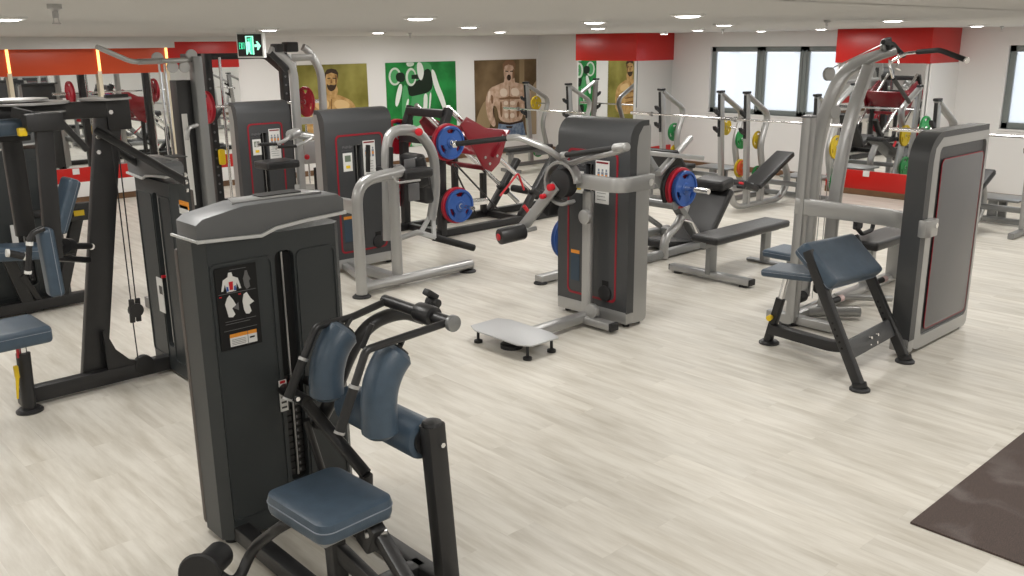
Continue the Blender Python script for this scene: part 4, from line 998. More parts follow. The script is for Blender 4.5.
ring.bar(rg, .03, .09, up=(1, 0, 0)); part('range_ring', ring, SV, t)
mb = MB().cyl((PV.x+.06, PV.y, PV.z), (PV.x-.05, PV.y, PV.z), .12, bev=.012, n=32); mb.cyl((PV.x+.05, PV.y, PV.z), (xp, PV.y, PV.z), .05); mb.bar([(PV.x+.03, PV.y+.12, PV.z-.05), (PV.x+.03, PV.y+.2, PV.z-.28)], .1, .12, up=(1, 0, 0)); part('counterweight', mb, 'black', t)
RL = V(520, 231, x=5.25)
a = Vector((PV.x-.07, PV.y, PV.z+.0)); mb = MB(); mb.bar([a+Vector((0, .02, -.02)), Vector((RL.x, RL.y, RL.z))], .10, .03, up=(1, 0, 0), r=.01); lv = part('lever_arm', mb, SV, t)
mb = MB()
for px, py, rr in ((553, 187, .03), (545, 196, .022)): q = V(px, py, x=5.27); mb.cyl(q, q+Vector((-.05, 0, 0)), rr, bev=.006)
part('red_knob', mb, 'red', lv); SPLIT.add('red_knob')
ra = V(499, 237, x=4.98); rb_ = V(524, 231, x=5.22)
mb = MB().cyl(ra, rb_, .07, bev=.015, n=28); rl = part('roller', mb, 'leather', t)
part('red_end', MB().cyl(ra-(rb_-ra).normalized()*.012, ra, .03, bev=.005), 'red', rl)
mb = MB().cyl(rb_, rb_+(rb_-ra).normalized()*.12, .02); part('roller_axle', mb, SV, t)
# hand rails
xh = 5.35
mb = MB(); h = [V(508, 138, x=5.0), V(518, 137, x=5.03), V(548, 149, x=5.2), V(566, 163, x=5.42)]; mb.tube(h, .027, .06, n=14); hr = part('hand_rail', mb, SV, t)
mb = MB().cyl(V(456, 144, x=4.7), V(510, 138, x=5.02), .022); part('grip', mb, 'handle', hr)
mb = MB().cyl(V(453, 144.5, x=4.69), V(457, 144, x=4.71), .028, bev=.004); part('grip_collar', mb, 'chrome', hr)
mb = MB(); h = [V(626, 148, x=5.0), V(616, 152, x=5.05), V(585, 159, x=5.25), V(566, 165, x=5.42)]; mb.tube(h, .024, .03, n=14); hr = part('hand_rail', mb, SV, t)
mb = MB().cyl(V(566, 155, x=5.3), V(616, 148, x=5.05), .022); part('grip', mb, 'handle', hr)
mb = MB().cyl(V(562, 155.5, x=5.32), V(567, 155, x=5.3), .03, bev=.004); mb.cyl(V(615, 148, x=5.05), V(627, 147, x=5.0), .032, bev=.004); part('grip_collar', mb, SV, hr)
# foot and platform
mb = MB(); mb.bar([(4.75, 5.06, .07), (xp+.1, 5.06, .07)], .12, .07, r=.02); mb.bar([(xp-.05, 5.12, .06), (xp-.05, 4.72, .06)], .1, .07, r=.02); part('base', mb, SV, t)
mb = MB().box((xp-.05, 4.71, .06), (.1, .03, .07), .008); part('end_cap', mb, 'black', t)
px0, px1, py0, py1 = 4.43, 4.83, 4.69, 5.41
mb = MB(); mb.prism([(px0, py0+.1), (px0+.06, py0), (px1-.05, py0), (px1, py0+.12), (px1, py1-.1), (px1-.05, py1), (px0+.06, py1), (px0, py1-.12)], -.012, (0, 0, .118), (1, 0, 0), (0, 1, 0), bev=.003); fp = part('footplate', mb, 'diamond', t)
mb = MB()
for x_, y_ in ((px0+.07, py0+.06), (px0+.07, py1-.08), (px1-.07, py0+.06)): mb.lathe([(0, 0), (.035, 0), (.035, .02), (.012, .03), (.012, .105), (0, .105)], (x_, y_, 0), (0, 0, 1), 16)
mb.lathe([(0, 0), (.09, 0), (.09, .03), (.07, .04), (.07, .105), (0, .105)], ((px0+px1)/2-.02, (py0+py1)/2, 0), (0, 0, 1), 24)
part('rubber_foot', mb, 'black', t)
# ================================================================ hack squat behind the hip machine
t = thing('hack_squat', 'grey inclined hack squat machine with black backrest and blue plate, behind the central hip machine', 'exercise machine', (8.2, 6.5, 0))
SD = 'silverdark'
ya, yb = 6.1, 6.95
mb = MB()
for y_ in (ya, yb): mb.bar([(7.1, y_, .06), (9.05, y_, .06)], .1, .09, r=.03)
mb.bar([(7.2, ya, .06), (7.2, yb, .06)], .1, .09); mb.bar([(8.9, ya, .06), (8.9, yb, .06)], .1, .09); part('base_frame', mb, SD, t)
for y_ in (ya, yb):
    a = V(700, 246, y=ya); b = V(644, 150, y=ya)
    part('inclined_rail', MB().bar([(a.x, y_, .08), (b.x-.05, y_, b.z)], .07, .12, up=(0, 1, 0)), SD, t)
    part('rear_upright', MB().bar([(7.25, y_, .08), (7.25, y_, 1.1), (7.4, y_, 1.2)], .07, .09, up=(0, 1, 0), fil=.1), SD, t)
mb = MB(); mb.tube([V(664, 258, y=ya-.02), V(664, 238, y=ya-.02), V(678, 225, y=ya-.02), V(686, 205, y=ya)], .05, .12, up=(0, 1, 0)); part('curved_brace', mb, SV, t)
mb = MB(); mb.bar([V(658, 174, y=ya-.1), V(690, 138, y=ya-.1+.3)], .05, .07, up=(0, 1, 0)); mb.bar([V(648, 153, y=ya), V(702, 158, y=ya)], .06, .05); mb.bar([V(648, 153, y=yb), V(702, 158, y=yb-.1)], .06, .05); part('sled_frame', mb, SV, t)
mb = MB(); q = V(660, 165, y=6.45); mb.box(q, (.55, .75, .03), .01, 2, rot('Y', 48)); part('footplate', mb, 'leather', t, 'dark grip-covered footplate')
mb = MB(); q = V(640, 200, y=6.4); mb.cyl(q, q+Vector((0, -.5, 0)), .05); mb.tube([V(640, 212, y=6.2), V(660, 226, y=6.2)], .03); part('carriage_roller', mb, SD, t)
# backrest: seat low, long back, head roll
b0 = V(700, 228, y=6.45); 
padpart('backrest', t, V(700, 222, y=6.3), (.95, .5, .09), rot('Y', -52), 'leather', .035)
padpart('head_pad', t, V(714, 183, y=6.3), (.26, .42, .13), rot('Y', -10), 'leather', .05)
padpart('seat', t, V(668, 243, y=6.4), (.5, .45, .1), rot('Y', 8), 'leather', .035)
mb = MB(); mb.tube([V(684, 220, y=6.0), V(692, 222, y=6.0), V(698, 236, y=6.0)], .014, .03); part('safety_handle', mb, 'chrome', t)
mb = MB(); q = V(711, 214, y=6.3); mb.bar([V(712, 200, y=6.5), (V(712, 200, y=6.5).x, 6.5, .05)], .07, .07, up=(0, 1, 0)); part('backrest_post', mb, SD, t)
part('red_knob', MB().cyl(q, q+Vector((.05, -.05, 0)), .02), 'red', t)
HP = V(688, 189, y=5.85)
mb = MB(); mb.cyl((HP.x, ya+.1, HP.z), (HP.x, 5.58, HP.z), .03); part('plate_peg', mb, 'chrome', t)
GH = 'plates on the hack squat'
for k, (kd, lb) in enumerate((('black', 'black plate innermost on the hack squat, behind red and blue'), ('red', 'red plate behind the blue one on the hack squat right of the central machine'), ('blue', 'large blue plate outermost on the hack squat right of the central machine'))):
    put_plate(kd, {'black': .235, 'red': .225, 'blue': .195}[kd], .055, (HP.x, ya-.08-.062*k, HP.z), G90, lb, GH)
q = V(556, 236, y=5.62) 
# blue plate on the floor-side peg seen left of the central machine
t2 = thing('plate_rack_stand', 'low silver plate peg stand left of the central hip machine base', 'plate stand', (6.2, 6.3, 0))
q = V(556, 238, y=6.3); mb = MB(); mb.bar([(q.x-.25, 6.3, .05), (q.x+.6, 6.3, .05)], .1, .07); mb.bar([(q.x+.12, 6.3, .05), (q.x+.12, 6.3, q.z)], .06, .06, up=(0, 1, 0)); part('base', mb, SV, t2); mb = MB().cyl((q.x+.12, 6.33, q.z), (q.x+.12, 6.0, q.z), .025); part('peg', mb, 'chrome', t2)
mb = MB(); foot_disc(mb, (q.x-.22, 6.3), .07); part('rubber_foot', mb, 'black', t2)
put_plate('blue', .225, .055, (q.x+.12, 6.18, q.z), G90, 'blue plate low beside the left edge of the central hip machine', 'plates on the low stand')
put_plate('blue', .225, .055, (q.x+.12, 6.245, q.z), G90, 'second blue plate directly behind the one beside the central hip machine', 'plates on the low stand')

# ================================================================ flat bench
t = thing('flat_bench', 'flat black padded bench on grey legs in the middle of the floor', 'bench', (8.0, 5.2, 0))
padpart('seat', t, (8.03, 5.2, .43), (1.36, .32, .075), None, 'leather', .03)
mb = MB(); mb.bar([(7.35, 5.2, .375), (8.7, 5.2, .375)], .07, .06); part('spine', mb, SD, t)
mb = MB(); mb.bar([(7.5, 5.2, .06), (7.5, 5.2, .37)], .06, .12, up=(1, 0, 0)); part('leg', mb, SD, t)
mb = MB(); mb.bar([(8.5, 5.2, .02), (8.5, 5.2, .37)], .06, .12, up=(1, 0, 0)); part('leg', mb, SD, t)
mb = MB(); mb.bar([(7.5, 4.72, .055), (7.5, 5.68, .055)], .11, .07, r=.02); part('front_foot', mb, SV, t)
mb = MB(); mb.bar([(8.5, 5.0, .02), (8.5, 5.4, .02)], .09, .03, r=.01); part('rear_foot', mb, SD, t)
mb = MB(); mb.cyl((7.5, 4.8, 0), (7.5, 4.8, .02), .05); mb.cyl((7.5, 5.6, 0), (7.5, 5.6, .02), .05); mb.box((7.5, 4.715, .055), (.1, .02, .06), .005); mb.box((7.5, 5.685, .055), (.1, .02, .06), .005); part('rubber_foot', mb, 'black', t)

# ================================================================ olympic racks along the window wall
def rack(x, yc, label, incline=0, group='grey barbell bench racks', platform=True, bench=True, sign=1):
    t = thing('bench_rack', label, 'barbell rack', (x, yc, 0), group)
    for s in (-1, 1):
        y = yc+s*.57
        u = part('upright', MB().bar([(x+.12, y, .05), (x, y, 1.58)], .06, .10, up=(1, 0, 0)), SV, t)
        fc = MB(); fc.bar([(x-.05+.04, y, .92), (x-.05, y, 1.56)], .045, .02, up=(1, 0, 0)); 
        for z in (.98, 1.24): fc.prism([(x-.04, z), (x-.13, z+.05), (x-.15, z+.10), (x-.125, z+.11), (x-.1, z+.07), (x-.04, z+.09)], .05, (0, y-.025, 0))
        part('catch_plate', fc, 'black', u)
        cp = MB(); cp.box((x-.01, y, 1.60), (.14, .07, .035), .01); part('cap', cp, 'black', u)
        part('bent_tube', MB().oval([(x, y, 1.57), (x+.62, y, 1.25), (x+.42, y, .8), (x+.55, y, .35), (x+.70, y, .06)], .035, .055, fil=.16, up=(0, 1, 0)), SV, t)
        part('base_rail', MB().bar([(x-.25, y, .04), (x+.75, y, .04)], .07, .07), SD, t)
    mb = MB(); mb.bar([(x+.12, yc-.57, .3), (x+.12, yc+.57, .3)], .05, .07); mb.bar([(x+.62, yc-.57, .06), (x+.62, yc+.57, .06)], .06, .07); part('crossbar', mb, SD, t)
    if platform:
        mb = MB().bb((x+.62, yc-.32, .30), (x+1.1, yc+.32, .33), .01); part('spotter_step', mb, SD, t)
        mb = MB(); mb.bar([(x+.7, yc, .05), (x+.7, yc, .3)], .06, .12, up=(0, 1, 0)); mb.bar([(x+1.02, yc, .02), (x+1.02, yc, .3)], .06, .12, up=(0, 1, 0)); part('step_leg', mb, SD, t)
    if bench:
        if incline:
            xi = x-.25; padpart('backrest', t, (xi+.05, yc, .53), (.95, .3, .08), rot('Y', -25), 'leather', .03)
            padpart('seat', t, (xi-.60, yc, .37), (.40, .3, .08), rot('Y', 20), 'leather', .03)
            mb = MB(); mb.oval([(xi-.95, yc, .38), (xi-.80, yc, .07), (xi+.42, yc, .06), (xi+.60, yc, .35), (xi+.42, yc, .62)], .04, .055, fil=.22, up=(0, 1, 0)); part('loop_frame', mb, SV, t)
            mb = MB(); mb.bar([(xi-.95, yc, .36), (xi-.3, yc, .34)], .06, .07); mb.bar([(xi-.5, yc, .08), (xi-.5, yc, .36)], .06, .09, up=(0, 1, 0)); mb.bar([(xi-.15, yc, .08), (xi-.15, yc, .36)], .06, .09, up=(0, 1, 0)); part('seat_support', mb, SV, t)
            mb = MB(); mb.cyl((xi-.78, yc-.14, .38), (xi-.78, yc+.14, .38), .03); part('foam_roll', mb, 'black', t)
            part('red_knob', MB().cyl((xi-.85, yc-.1, .44), (xi-.85, yc-.16, .44), .018), 'red', t)
        else:
            padpart('seat', t, (x-.55, yc, .43), (1.15, .3, .075), None, 'leather', .03)
            mb = MB(); mb.bar([(x-1.05, yc, .37), (x+.1, yc, .37)], .06, .07); mb.bar([(x-.95, yc, .05), (x-.95, yc, .37)], .06, .1, up=(0, 1, 0)); mb.bar([(x-.95, yc-.25, .04), (x-.95, yc+.25, .04)], .07, .06); mb.bar([(x-.3, yc, .3), (x+.12, yc, .3)], .06, .07); part('seat_support', mb, SD, t)
    return t
XK = 11.85
def barbell(x, yc, z, label, L=2.2):
    b = single('barbell', MB().cyl((0, -L/2, 0), (0, L/2, 0), .015, n=12), 'chrome', label, 'barbell', 'steel barbells on the racks', (0, 0, 0)); b.location = (x, yc, z)
    OFF[b.name] = Vector((0, 0, 0))
    for s in (-1, 1): part('sleeve', MB().cyl((0, s*(L/2-.42), 0), (0, s*L/2, 0), .026, n=14), 'chrome', b); part('collar', MB().cyl((0, s*(L/2-.44), 0), (0, s*(L/2-.40), 0), .038, n=16), 'steel', b)
    return b
RK = [(8.75, 'grey barbell rack nearest the corner pillar, its uprights in front of the white wall', 0), (7.15, 'grey barbell rack with a raised black incline bench in front of the three-pane window', 1), (4.35, 'grey barbell rack near the right window, partly hidden by the right weight tower', 1)]
RACKS = []
for yc, lb, inc in RK: RACKS.append((yc, rack(XK, yc, lb, inc)))
zb = 1.18
barbell(XK-.115, 8.75, zb+.03, 'barbell lying on the rack nearest the corner pillar')
barbell(XK-.115, 7.15, zb+.03, 'barbell lying on the rack with the incline bench by the three-pane window')
barbell(XK-.115, 4.35, zb+.03, 'barbell on the rack at the right edge, running behind the right weight tower')
# rack near the long wall
r4 = rack(12.35, 12.45, 'grey barbell rack in front of the brown poster, near the room corner', 0, platform=False)
barbell(12.35-.115, 12.45, zb-.08, 'barbell on the rack in front of the brown poster')
RP = 'small coloured plates stored on the racks'
RACKS.append((12.45, r4))
def rp(kd, r, x, y, z, lb):
    yc, rk = min(RACKS, key=lambda a: abs(a[0]-y)); yu = yc + (.57 if y > yc else -.57)
    if abs(y-yu) < .06: y = yu + .07*(1 if y >= yu else -1)
    put_plate(kd, r, .035, (x, y, z), G90, lb, RP)
    if kd != 'orange': part('plate_peg', MB().cyl((x, yu, z), (x, y+(.09 if y > yu else -.09), z), .018, n=10), 'chrome', rk)
def rpx(kd, r, px, py, x, lb): q = V(px, py, x=x); rp(kd, r, q.x, q.y, q.z, lb)
rpx('green', .15, 674, 132, 12.36, 'green plate stored on the rack nearest the corner pillar, upper peg')
rpx('yellow', .11, 675, 151, 12.36, 'yellow plate stored low on the rack nearest the corner pillar')
rpx('yellow', .13, 726, 127, 12.36, 'yellow plate just above the bar, on the rack nearest the corner pillar')
rpx('green', .155, 740, 139, 12.36, 'green plate between the two middle uprights, on the rack with the incline bench')
rpx('yellow', .14, 758, 140, 12.36, 'yellow plate right of the incline bench rack upright, upper peg')
rpx('yellow', .145, 738, 168, 12.36, 'yellow plate behind the orange one, low between the two window racks')
rpx('orange', .12, 742, 168, 12.32, 'small orange plate in front of a yellow one, low between the two window racks')
rpx('green', .13, 757, 174, 12.36, 'green plate low behind the incline bench seat')
rpx('yellow', .17, 836, 147, 12.36, 'yellow plate seen between the beams of the lat pulldown, left of the pillar mirror')
rpx('green', .17, 836, 182, 12.36, 'green plate low behind the lat pulldown beams')
rpx('green', .16, 925, 128, 12.36, 'green plate showing over the top edge of the right weight tower')
rpx('yellow', .14, 536, 103, 12.88, 'yellow plate on the rack in front of the brown poster')
rpx('green', .14, 538, 150, 12.88, 'green plate low on the rack near the brown poster')

# ================================================================ T5 + lat pulldown
t = thing('lat_pulldown', 'tall silver lat pulldown with curved twin beams, long black-gripped bar and grey weight tower, right', 'exercise machine', (6.9, 3.5, 0))
tx0 = V(922, 225, y=2.76).x; tx1 = V(978, 225, y=2.76).x
modern_tower(t, (tx0, 2.90, 0), -PI/2, W=.14, D=tx1-tx0, H=1.68, display=False)
P1 = Vector((6.72, 3.83, 0)); zt1 = V(805, 117, y=3.83).z; xt1 = V(806, 117, y=3.83).x
mb = MB(); mb.bar([(6.70, 3.80, .04), (xt1, 3.80, zt1)], .09, .08, up=(0, 1, 0)); part('front_upright', mb, SV, t)
mb = MB().box((xt1, 3.80, zt1+.005), (.1, .09, .02), .005); part('upright_cap', mb, 'panelgrey', t)
zarm = V(850, 210, y=3.5).z
mb = MB(); mb.bar([(6.70, 3.84, zarm+.03), (6.86, 3.0, zarm), (tx0-.04, 2.73, zarm), (tx0+.14, 2.73, zarm)], .06, .13, fil=.14); bn = part('connecting_arm', mb, SV, t)
part('bolt', MB().cyl((tx0+.1, 2.70, zarm+.02), (tx0+.1, 2.69, zarm+.02), .02), 'chrome', bn)
# twin curved beams
TP = V(889, 53, y=3.62)
bx = V(825, 300, y=3.9).x
mb = MB()
path = [V(812, 300, y=4.05), V(812, 200, y=4.05), V(817, 145, y=4.05), V(828, 104, y=3.97), V(843, 72, y=3.87), V(867, 59, y=3.7), V(894, 50, y=3.55)]; path[0].z = .1; path[0].x = path[1].x-.03
mb.bar(path, .06, .12, fil=.18, up=(0, 1, 0), r=.02); part('boom', mb, SV, t)
mb = MB(); path = [V(828, 290, y=3.72), V(834, 205, y=3.72), V(844, 145, y=3.72), V(854, 107, y=3.7), V(869, 66, y=3.66)]; path[0].z = .08; path[0].x = path[1].x-.03
mb.bar(path, .06, .11, fil=.2, up=(0, 1, 0), r=.02); part('boom_brace', mb, SV, t)
mb = MB()
for px, py in ((885, 45), (828, 74)): q = V(px, py, y=3.6 if px > 850 else 3.85); mb.lathe([(0, 0), (.055, 0), (.045, .015), (.055, .03), (0, .03)], q+Vector((0, -.02, 0)), (.3, 1, 0), 28)
q = V(836, 112, y=3.9); mb.lathe([(0, 0), (.055, 0), (.045, .015), (.055, .03), (0, .03)], q, (.3, 1, 0), 28)
q = V(833, 200, y=3.9); mb.lathe([(0, 0), (.045, 0), (.04, .015), (.045, .03), (0, .03)], q, (.3, 1, 0), 28)
part('pulley', mb, SV, t)
mb = MB(); q = V(888, 45, y=3.58); mb.box(q+Vector((0, 0, .0)), (.06, .05, .12), .015, 2, rot('Y', -20)); mb.tube([V(883, 42, y=3.57), V(893, 44, y=3.56), V(900, 52, y=3.55), V(904, 56, y=3.5)], .02, .03, up=(0, 1, 0)); part('pulley_guard', mb, 'black', t)
mb = MB(); mb.tube([V(828, 70, y=3.84), V(883, 44, y=3.6)], .005, n=6); mb.tube([V(889, 60, y=3.55), V(890, 68, y=3.5)], .006, n=6)
for px in (822, 828, 832): a = V(px, 175, y=3.85); mb.tube([a, (a.x, 3.85, .15)], .004, n=6)
part('cable', mb, 'steel', t)
# lat bar
bl = V(905, 53.5, y=3.45); b1 = V(918, 52, y=3.3); b2 = V(940, 50, y=3.02); b3 = V(966, 60, y=2.78)
c0 = V(889, 60, y=3.6)
l1 = V(889, 63, y=3.62); l2 = V(893, 78, y=3.85); l3 = V(909, 102, y=4.25)
mb = MB(); mb.tube([l3, l2, l1, bl, b1, b2, b3], .013, .06, n=10); lb_ = part('pulldown_bar', mb, 'chrome', t)
mb = MB(); mb.tube([b1, b2, b3], .02, .06); mb.tube([l2, l3], .02); part('grip', mb, 'handle', lb_)
mb = MB().cyl(b3, b3+(b3-b2).normalized()*.015, .022); part('bar_end', mb, 'chrome', lb_)
mb = MB(); q = V(898, 63, y=3.5); mb.tube([V(898, 54, y=3.5), q, V(896, 68, y=3.5), V(900, 70, y=3.5)], .008, n=6); part('snap_hook', mb, 'chrome', t)
# base and seat
mb = MB(); mb.bar([(6.65, 3.83, .06), (9.4, 3.9, .06)], .11, .08, r=.03); mb.bar([(6.75, 4.05, .05), (6.75, 3.45, .05)], .09, .07); mb.tube([(6.95, 3.85, .06), (7.3, 3.5, .06)], .045); mb.tube([(7.5, 3.85, .09), (7.9, 3.5, .06)], .03); part('base', mb, SV, t)
mb = MB(); foot_disc(mb, (6.72, 3.84), .08); foot_disc(mb, (9.3, 3.9), .08); part('rubber_foot', mb, 'black', t)
padpart('seat', t, V(790, 253, y=4.15), (.36, .36, .07), None, 'blue', .03)
q = V(788, 262, y=4.15); mb = MB(); mb.bar([(q.x+.05, 4.15, .05), (q.x+.05, 4.15, q.z)], .06, .06, up=(0, 1, 0)); part('seat_post', mb, SV, t)
mb = MB(); mb.cyl((q.x-.15, 4.0, .12), (q.x+.05, 4.0, .12), .05, bev=.01); mb.cyl((q.x+.1, 3.9, .2), (q.x+.32, 3.9, .18), .05, bev=.01); part('foot_roller', mb, 'black', t); SPLIT.add('foot_roller')
padpart('row_seat', t, (8.35, 3.85, .5), (.85, .32, .085), None, 'leather', .03)
mb = MB(); mb.bar([(8.1, 3.85, .06), (8.1, 3.85, .45)], .07, .12, up=(0, 1, 0)); mb.bar([(8.65, 3.85, .06), (8.65, 3.85, .45)], .07, .12, up=(0, 1, 0)); mb.bar([(7.95, 3.85, .44), (8.75, 3.85, .44)], .08, .05); part('row_seat_support', mb, SV, t)
mb = MB(); q = V(868, 222, y=3.9); mb.tube([V(855, 226, y=3.9), V(862, 234, y=3.9), V(872, 230, y=3.9), V(874, 220, y=3.9), V(868, 214, y=3.9), V(846, 214, y=3.9)], .02, .03, up=(0, 1, 0)); mb.box(V(858, 224, y=3.9), (.12, .05, .1), .02); part('row_handle', mb, 'black', t)

# ================================================================ printed posters on the long wall
def smooth_poly(pts, it=2):
    for _ in range(it):
        o = []
        for i in range(len(pts)):
            a, b = pts[i], pts[(i+1) % len(pts)]
            o += [(a[0]*.75+b[0]*.25, a[1]*.75+b[1]*.25), (a[0]*.25+b[0]*.75, a[1]*.25+b[1]*.75)]
        pts = o
    return pts
def ell(cx, cy, rx, ry, n=18): return [(cx+rx*math.cos(2*PI*k/n), cy+ry*math.sin(2*PI*k/n)) for k in range(n)]
def poster(x0, x1, z0, z1, mats, shapes, label):
    mb = MB().bb((x0, YB-.012, z0), (x1, YB-.001, z1), m=0)
    for k, (m_, pts, sm) in enumerate(shapes):
        p = smooth_poly(pts) if sm else pts
        q = [V(a, b, y=YB) for a, b in p]
        q = [(min(max(v.x, x0+.004), x1-.004), min(max(v.z, z0+.004), z1-.004)) for v in q]
        y = YB-.0125-.0005*k
        # fan-free planar face
        bm = bmesh.new(); bm.faces.new([bm.verts.new((a, y, b)) for a, b in q]); bmesh.ops.triangulate(bm, faces=bm.faces[:]); mb._join(bm, m_)
    return single('poster', mb, mats, label, 'poster', 'fitness posters on the long wall', ((x0+x1)/2, YB-.006, z0))
def pm(n, c, c2=None, vs=2.5):
    m = mat(n, c, .55, spec=.25, var=.0)
    if c2:
        nt = m.node_tree; b = nt.nodes['Principled BSDF']; tc = nt.nodes.new('ShaderNodeTexCoord')
        no = nt.nodes.new('ShaderNodeTexNoise'); no.inputs['Scale'].default_value = vs; no.inputs['Detail'].default_value = 3; nt.links.new(tc.outputs['Object'], no.inputs['Vector'])
        cr = nt.nodes.new('ShaderNodeValToRGB'); e = cr.color_ramp.elements; e[0].position = .38; e[0].color = (*c, 1); e[1].position = .65; e[1].color = (*c2, 1)
        nt.links.new(no.outputs[0], cr.inputs[0]); nt.links.new(cr.outputs[0], b.inputs['Base Color'])
    return m
S = True; F = False
# yellow poster
poster(8.41, 9.90, .35, 2.0,
  [pm('print_olive', (.17, .15, .025), (.33, .30, .075), 1.6), pm('print_tan_skin', (.42, .24, .08), (.62, .40, .17), 9), pm('print_dark_brown', (.045, .025, .012)), pm('print_skin_light', (.72, .50, .24)), pm('print_skin_dark', (.22, .11, .035))],
  [(1, [(306, 140), (307, 112), (312, 102), (320, 97), (327, 94), (336, 94), (344, 97), (352, 101), (357, 110), (358, 140)], S),
   (1, [(326, 96), (326, 84), (337, 84), (338, 96)], S), (1, ell(331, 80, 6.2, 10.5), F),
   (2, [(324.6, 80), (324.4, 73), (326.5, 69.5), (331, 68.5), (335.5, 69.5), (337.8, 73), (337.6, 80), (336.4, 74.5), (331, 72.6), (325.8, 74.5)], F), (4, [(334.5, 74), (337, 76), (336.6, 84), (334.6, 84)], S),
   (2, [(326, 83), (327, 89), (331, 92), (335, 89), (336.6, 83), (334, 85.5), (331, 84.5), (328, 85.5)], S),
   (2, [(327, 78), (330, 77.6), (330, 78.6), (327, 79)], F), (2, [(332, 77.6), (335.6, 78), (335.6, 79), (332, 78.6)], F), (4, [(330.6, 78), (332, 83), (330, 83)], F),
   (3, [(313, 104), (322, 99), (329, 101), (328, 109), (318, 110)], S), (3, [(333, 101), (342, 99), (350, 104), (347, 110), (335, 109)], S),
   (4, [(315, 111), (329, 110.5), (331, 108), (334, 110.5), (348, 111), (346, 113.5), (331, 112), (317, 114)], S),
   (4, [(330.4, 99), (331.4, 99), (331.6, 112), (330.6, 112)], F), (3, [(308, 108), (312, 104), (313, 118), (309, 126)], S),
   (4, [(322, 118), (342, 118), (341, 120), (323, 120)], S), (4, [(323, 124), (341, 124), (340, 126), (324, 126)], S)],
  'mustard yellow poster of a bearded bare-chested man, leftmost on the long wall')
# green poster
poster(10.33, 12.07, .35, 2.0,
  [pm('print_green', (.01, .15, .03), (.02, .28, .06), 2.2), pm('print_pale', (.55, .66, .56), (.75, .8, .74), 6), pm('print_black_green', (.008, .02, .01)), pm('print_mid_green', (.08, .36, .13)), pm('print_white', (.8, .84, .8))],
  [(1, ell(394.5, 76.5, 6.3, 9), F), (3, ell(394.5, 76.5, 4.4, 7), F), (2, [(395, 73), (404, 72), (405, 82), (396, 82)], S),
   (3, [(414, 62), (430, 62), (432, 72), (434, 84), (430, 95), (428, 108), (432, 150), (408, 150), (406, 120), (412, 100), (412, 80)], S),
   (2, [(407, 84), (420, 80), (423, 70), (430, 68), (433, 84), (430, 92), (418, 95), (408, 97)], S),
   (1, ell(410.5, 77, 5.4, 9.2), F), (3, ell(411, 77, 3.6, 6.8), F), (2, [(411, 75), (420, 74), (420, 79), (411, 79)], F), (1, [(405, 62), (414, 62), (413, 66), (407, 67)], S),
   (4, [(416, 62), (421, 62), (424, 72), (421, 82), (417, 76)], S),
   (4, [(398, 84), (402, 84), (401, 94), (397, 108), (394, 104)], S), (3, [(402, 84), (407, 86), (409, 100), (404, 120), (401, 118)], S), (4, [(406, 100), (409, 98), (407, 110), (404, 118)], S),
   (4, [(430, 69), (434, 70), (438, 84), (444, 98), (447, 112), (444, 113), (439, 100), (433, 86)], S),
   (4, [(423, 94), (427, 93), (427, 106), (425, 120), (421, 122), (423, 106)], S), (4, [(429, 92), (431, 93), (430, 106), (428, 116)], S),
   (2, [(405, 118), (412, 117), (413, 126), (406, 128)], S), (1, [(412, 126), (430, 124), (432, 150), (410, 150)], S)],
  'green poster of a woman training with dumbbells, second on the long wall')
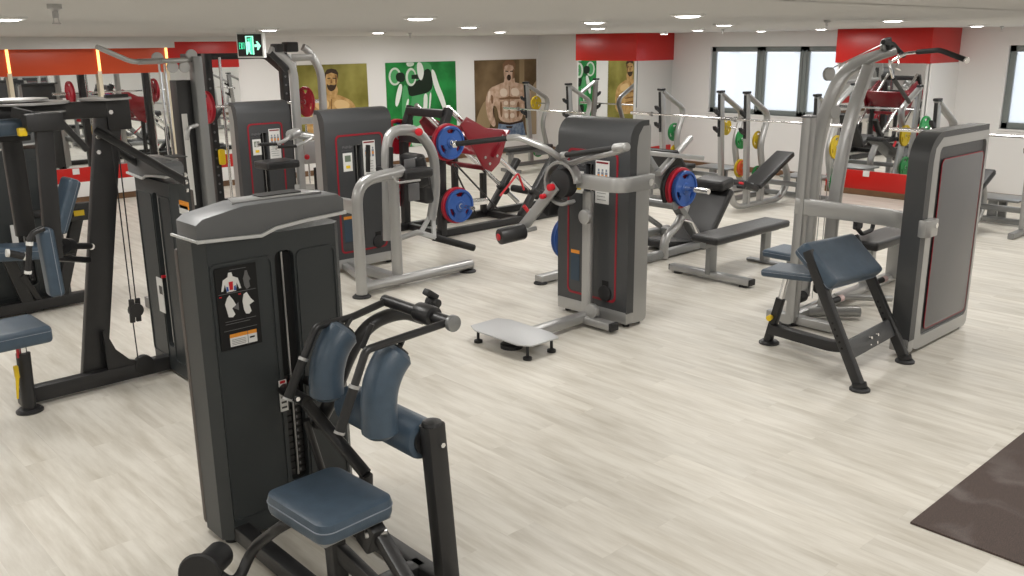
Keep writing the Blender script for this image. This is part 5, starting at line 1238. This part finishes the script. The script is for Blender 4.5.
# brown poster
poster(12.58, 14.38, .35, 2.0,
  [pm('print_sepia', (.10, .065, .03), (.22, .15, .08), 1.4), pm('print_pinkish_skin', (.50, .33, .23), (.70, .52, .40), 9), pm('print_umber', (.04, .02, .012)), pm('print_skin_glow', (.82, .68, .56)), pm('print_denim', (.11, .16, .26), (.25, .32, .42), 12), pm('print_shade', (.24, .13, .07)), pm('print_haze', (.34, .25, .14)), pm('print_grime', (.42, .33, .22))],
  [(6, [(519, 59), (524, 59), (524, 90), (519, 90)], F), (6, [(474, 122), (488, 92), (492, 130), (474, 150)], S), (7, [(526, 96), (541, 72), (542, 138), (524, 140)], S),
   (1, [(486, 112), (485, 98), (489, 88), (497, 85), (503, 82), (514, 82), (521, 84), (529, 87), (531, 98), (530, 112), (526, 122), (523, 112), (521, 122), (499, 123), (497, 108), (493, 104), (492, 112), (496, 124), (493, 128), (488, 120)], S),
   (1, ell(508.6, 72.5, 5.4, 10), F), (1, [(504, 78), (514, 78), (515, 85), (503, 85)], F),
   (5, [(502.6, 71), (502.2, 64), (505, 60.4), (509, 59.4), (513, 60.6), (515, 64), (514.6, 71), (513.2, 66), (508, 64.4), (504.4, 66)], F), (5, [(512, 68), (514.2, 70), (513.6, 78), (511.6, 80)], S), (2, ell(508.4, 77.5, 2, 3), F),
   (2, [(504.8, 70.6), (507.6, 71), (507.6, 72), (504.8, 71.6)], F), (2, [(509.6, 71), (512.6, 70.4), (512.6, 71.6), (509.6, 72)], F),
   (3, [(499, 89), (506, 88), (507, 96), (500, 97)], S), (3, [(510, 88), (518, 88), (519, 96), (511, 96)], S),
   (5, [(498, 98), (507.6, 97), (508.6, 95), (510, 97), (520, 97), (519, 99.4), (509, 99), (499, 100)], S),
   (3, [(503, 101), (507.6, 101), (507.6, 105), (503, 105)], S), (3, [(509.4, 101), (514.6, 101), (514.6, 105), (509.4, 105)], S),
   (3, [(503, 107), (507.6, 107), (507.6, 111), (503, 111)], S), (3, [(509.4, 107), (514.6, 107), (514.6, 111), (509.4, 111)], S),
   (3, [(503.6, 113), (507.6, 113), (507.6, 118), (504, 118)], S), (3, [(509.4, 113), (514, 113), (513.6, 118), (509.4, 118)], S),
   (5, [(499, 101), (501.6, 102), (501.8, 118), (499.6, 116)], S), (5, [(516, 102), (519, 101), (518.6, 116), (516, 118)], S), (5, [(508.2, 86), (508.9, 86), (508.9, 119), (508.2, 119)], F),
   (5, [(490, 94), (492.6, 96), (492.4, 104), (490.4, 103)], S), (5, [(524.6, 92), (526.4, 94), (526.2, 110), (524.4, 104)], S), (3, [(487, 92), (490, 90), (489, 100), (487, 104)], S),
   (4, [(498, 122), (509, 123.5), (522, 120.5), (525, 150), (496, 150)], F), (2, [(498, 121.6), (509, 123), (522, 120), (522, 122), (509, 125), (498, 123.6)], F), (2, [(505, 126), (512, 126), (511, 128), (506, 128)], F)],
  'brown poster of a shouting bare-chested man in jeans, rightmost on the long wall')
# ================================================================ WORLD + VIEW
wd = bpy.data.worlds.new('world'); SC.world = wd; wd.use_nodes = True
bg = wd.node_tree.nodes['Background']; bg.inputs[0].default_value = (.93, .96, 1, 1); bg.inputs[1].default_value = 1.75
SC.view_settings.view_transform = 'Standard'; SC.view_settings.look = 'None'; SC.view_settings.gamma = 1; SC.view_settings.use_curve_mapping = False
SC.view_settings.exposure = EXPOSURE
SC.cycles.use_denoising = True
SC.cycles.max_bounces = 8; SC.cycles.diffuse_bounces = 5; SC.cycles.transparent_max_bounces = 8
SC.cycles.caustics_reflective = False; SC.cycles.caustics_refractive = False
SC.cycles.sample_clamp_indirect = 6
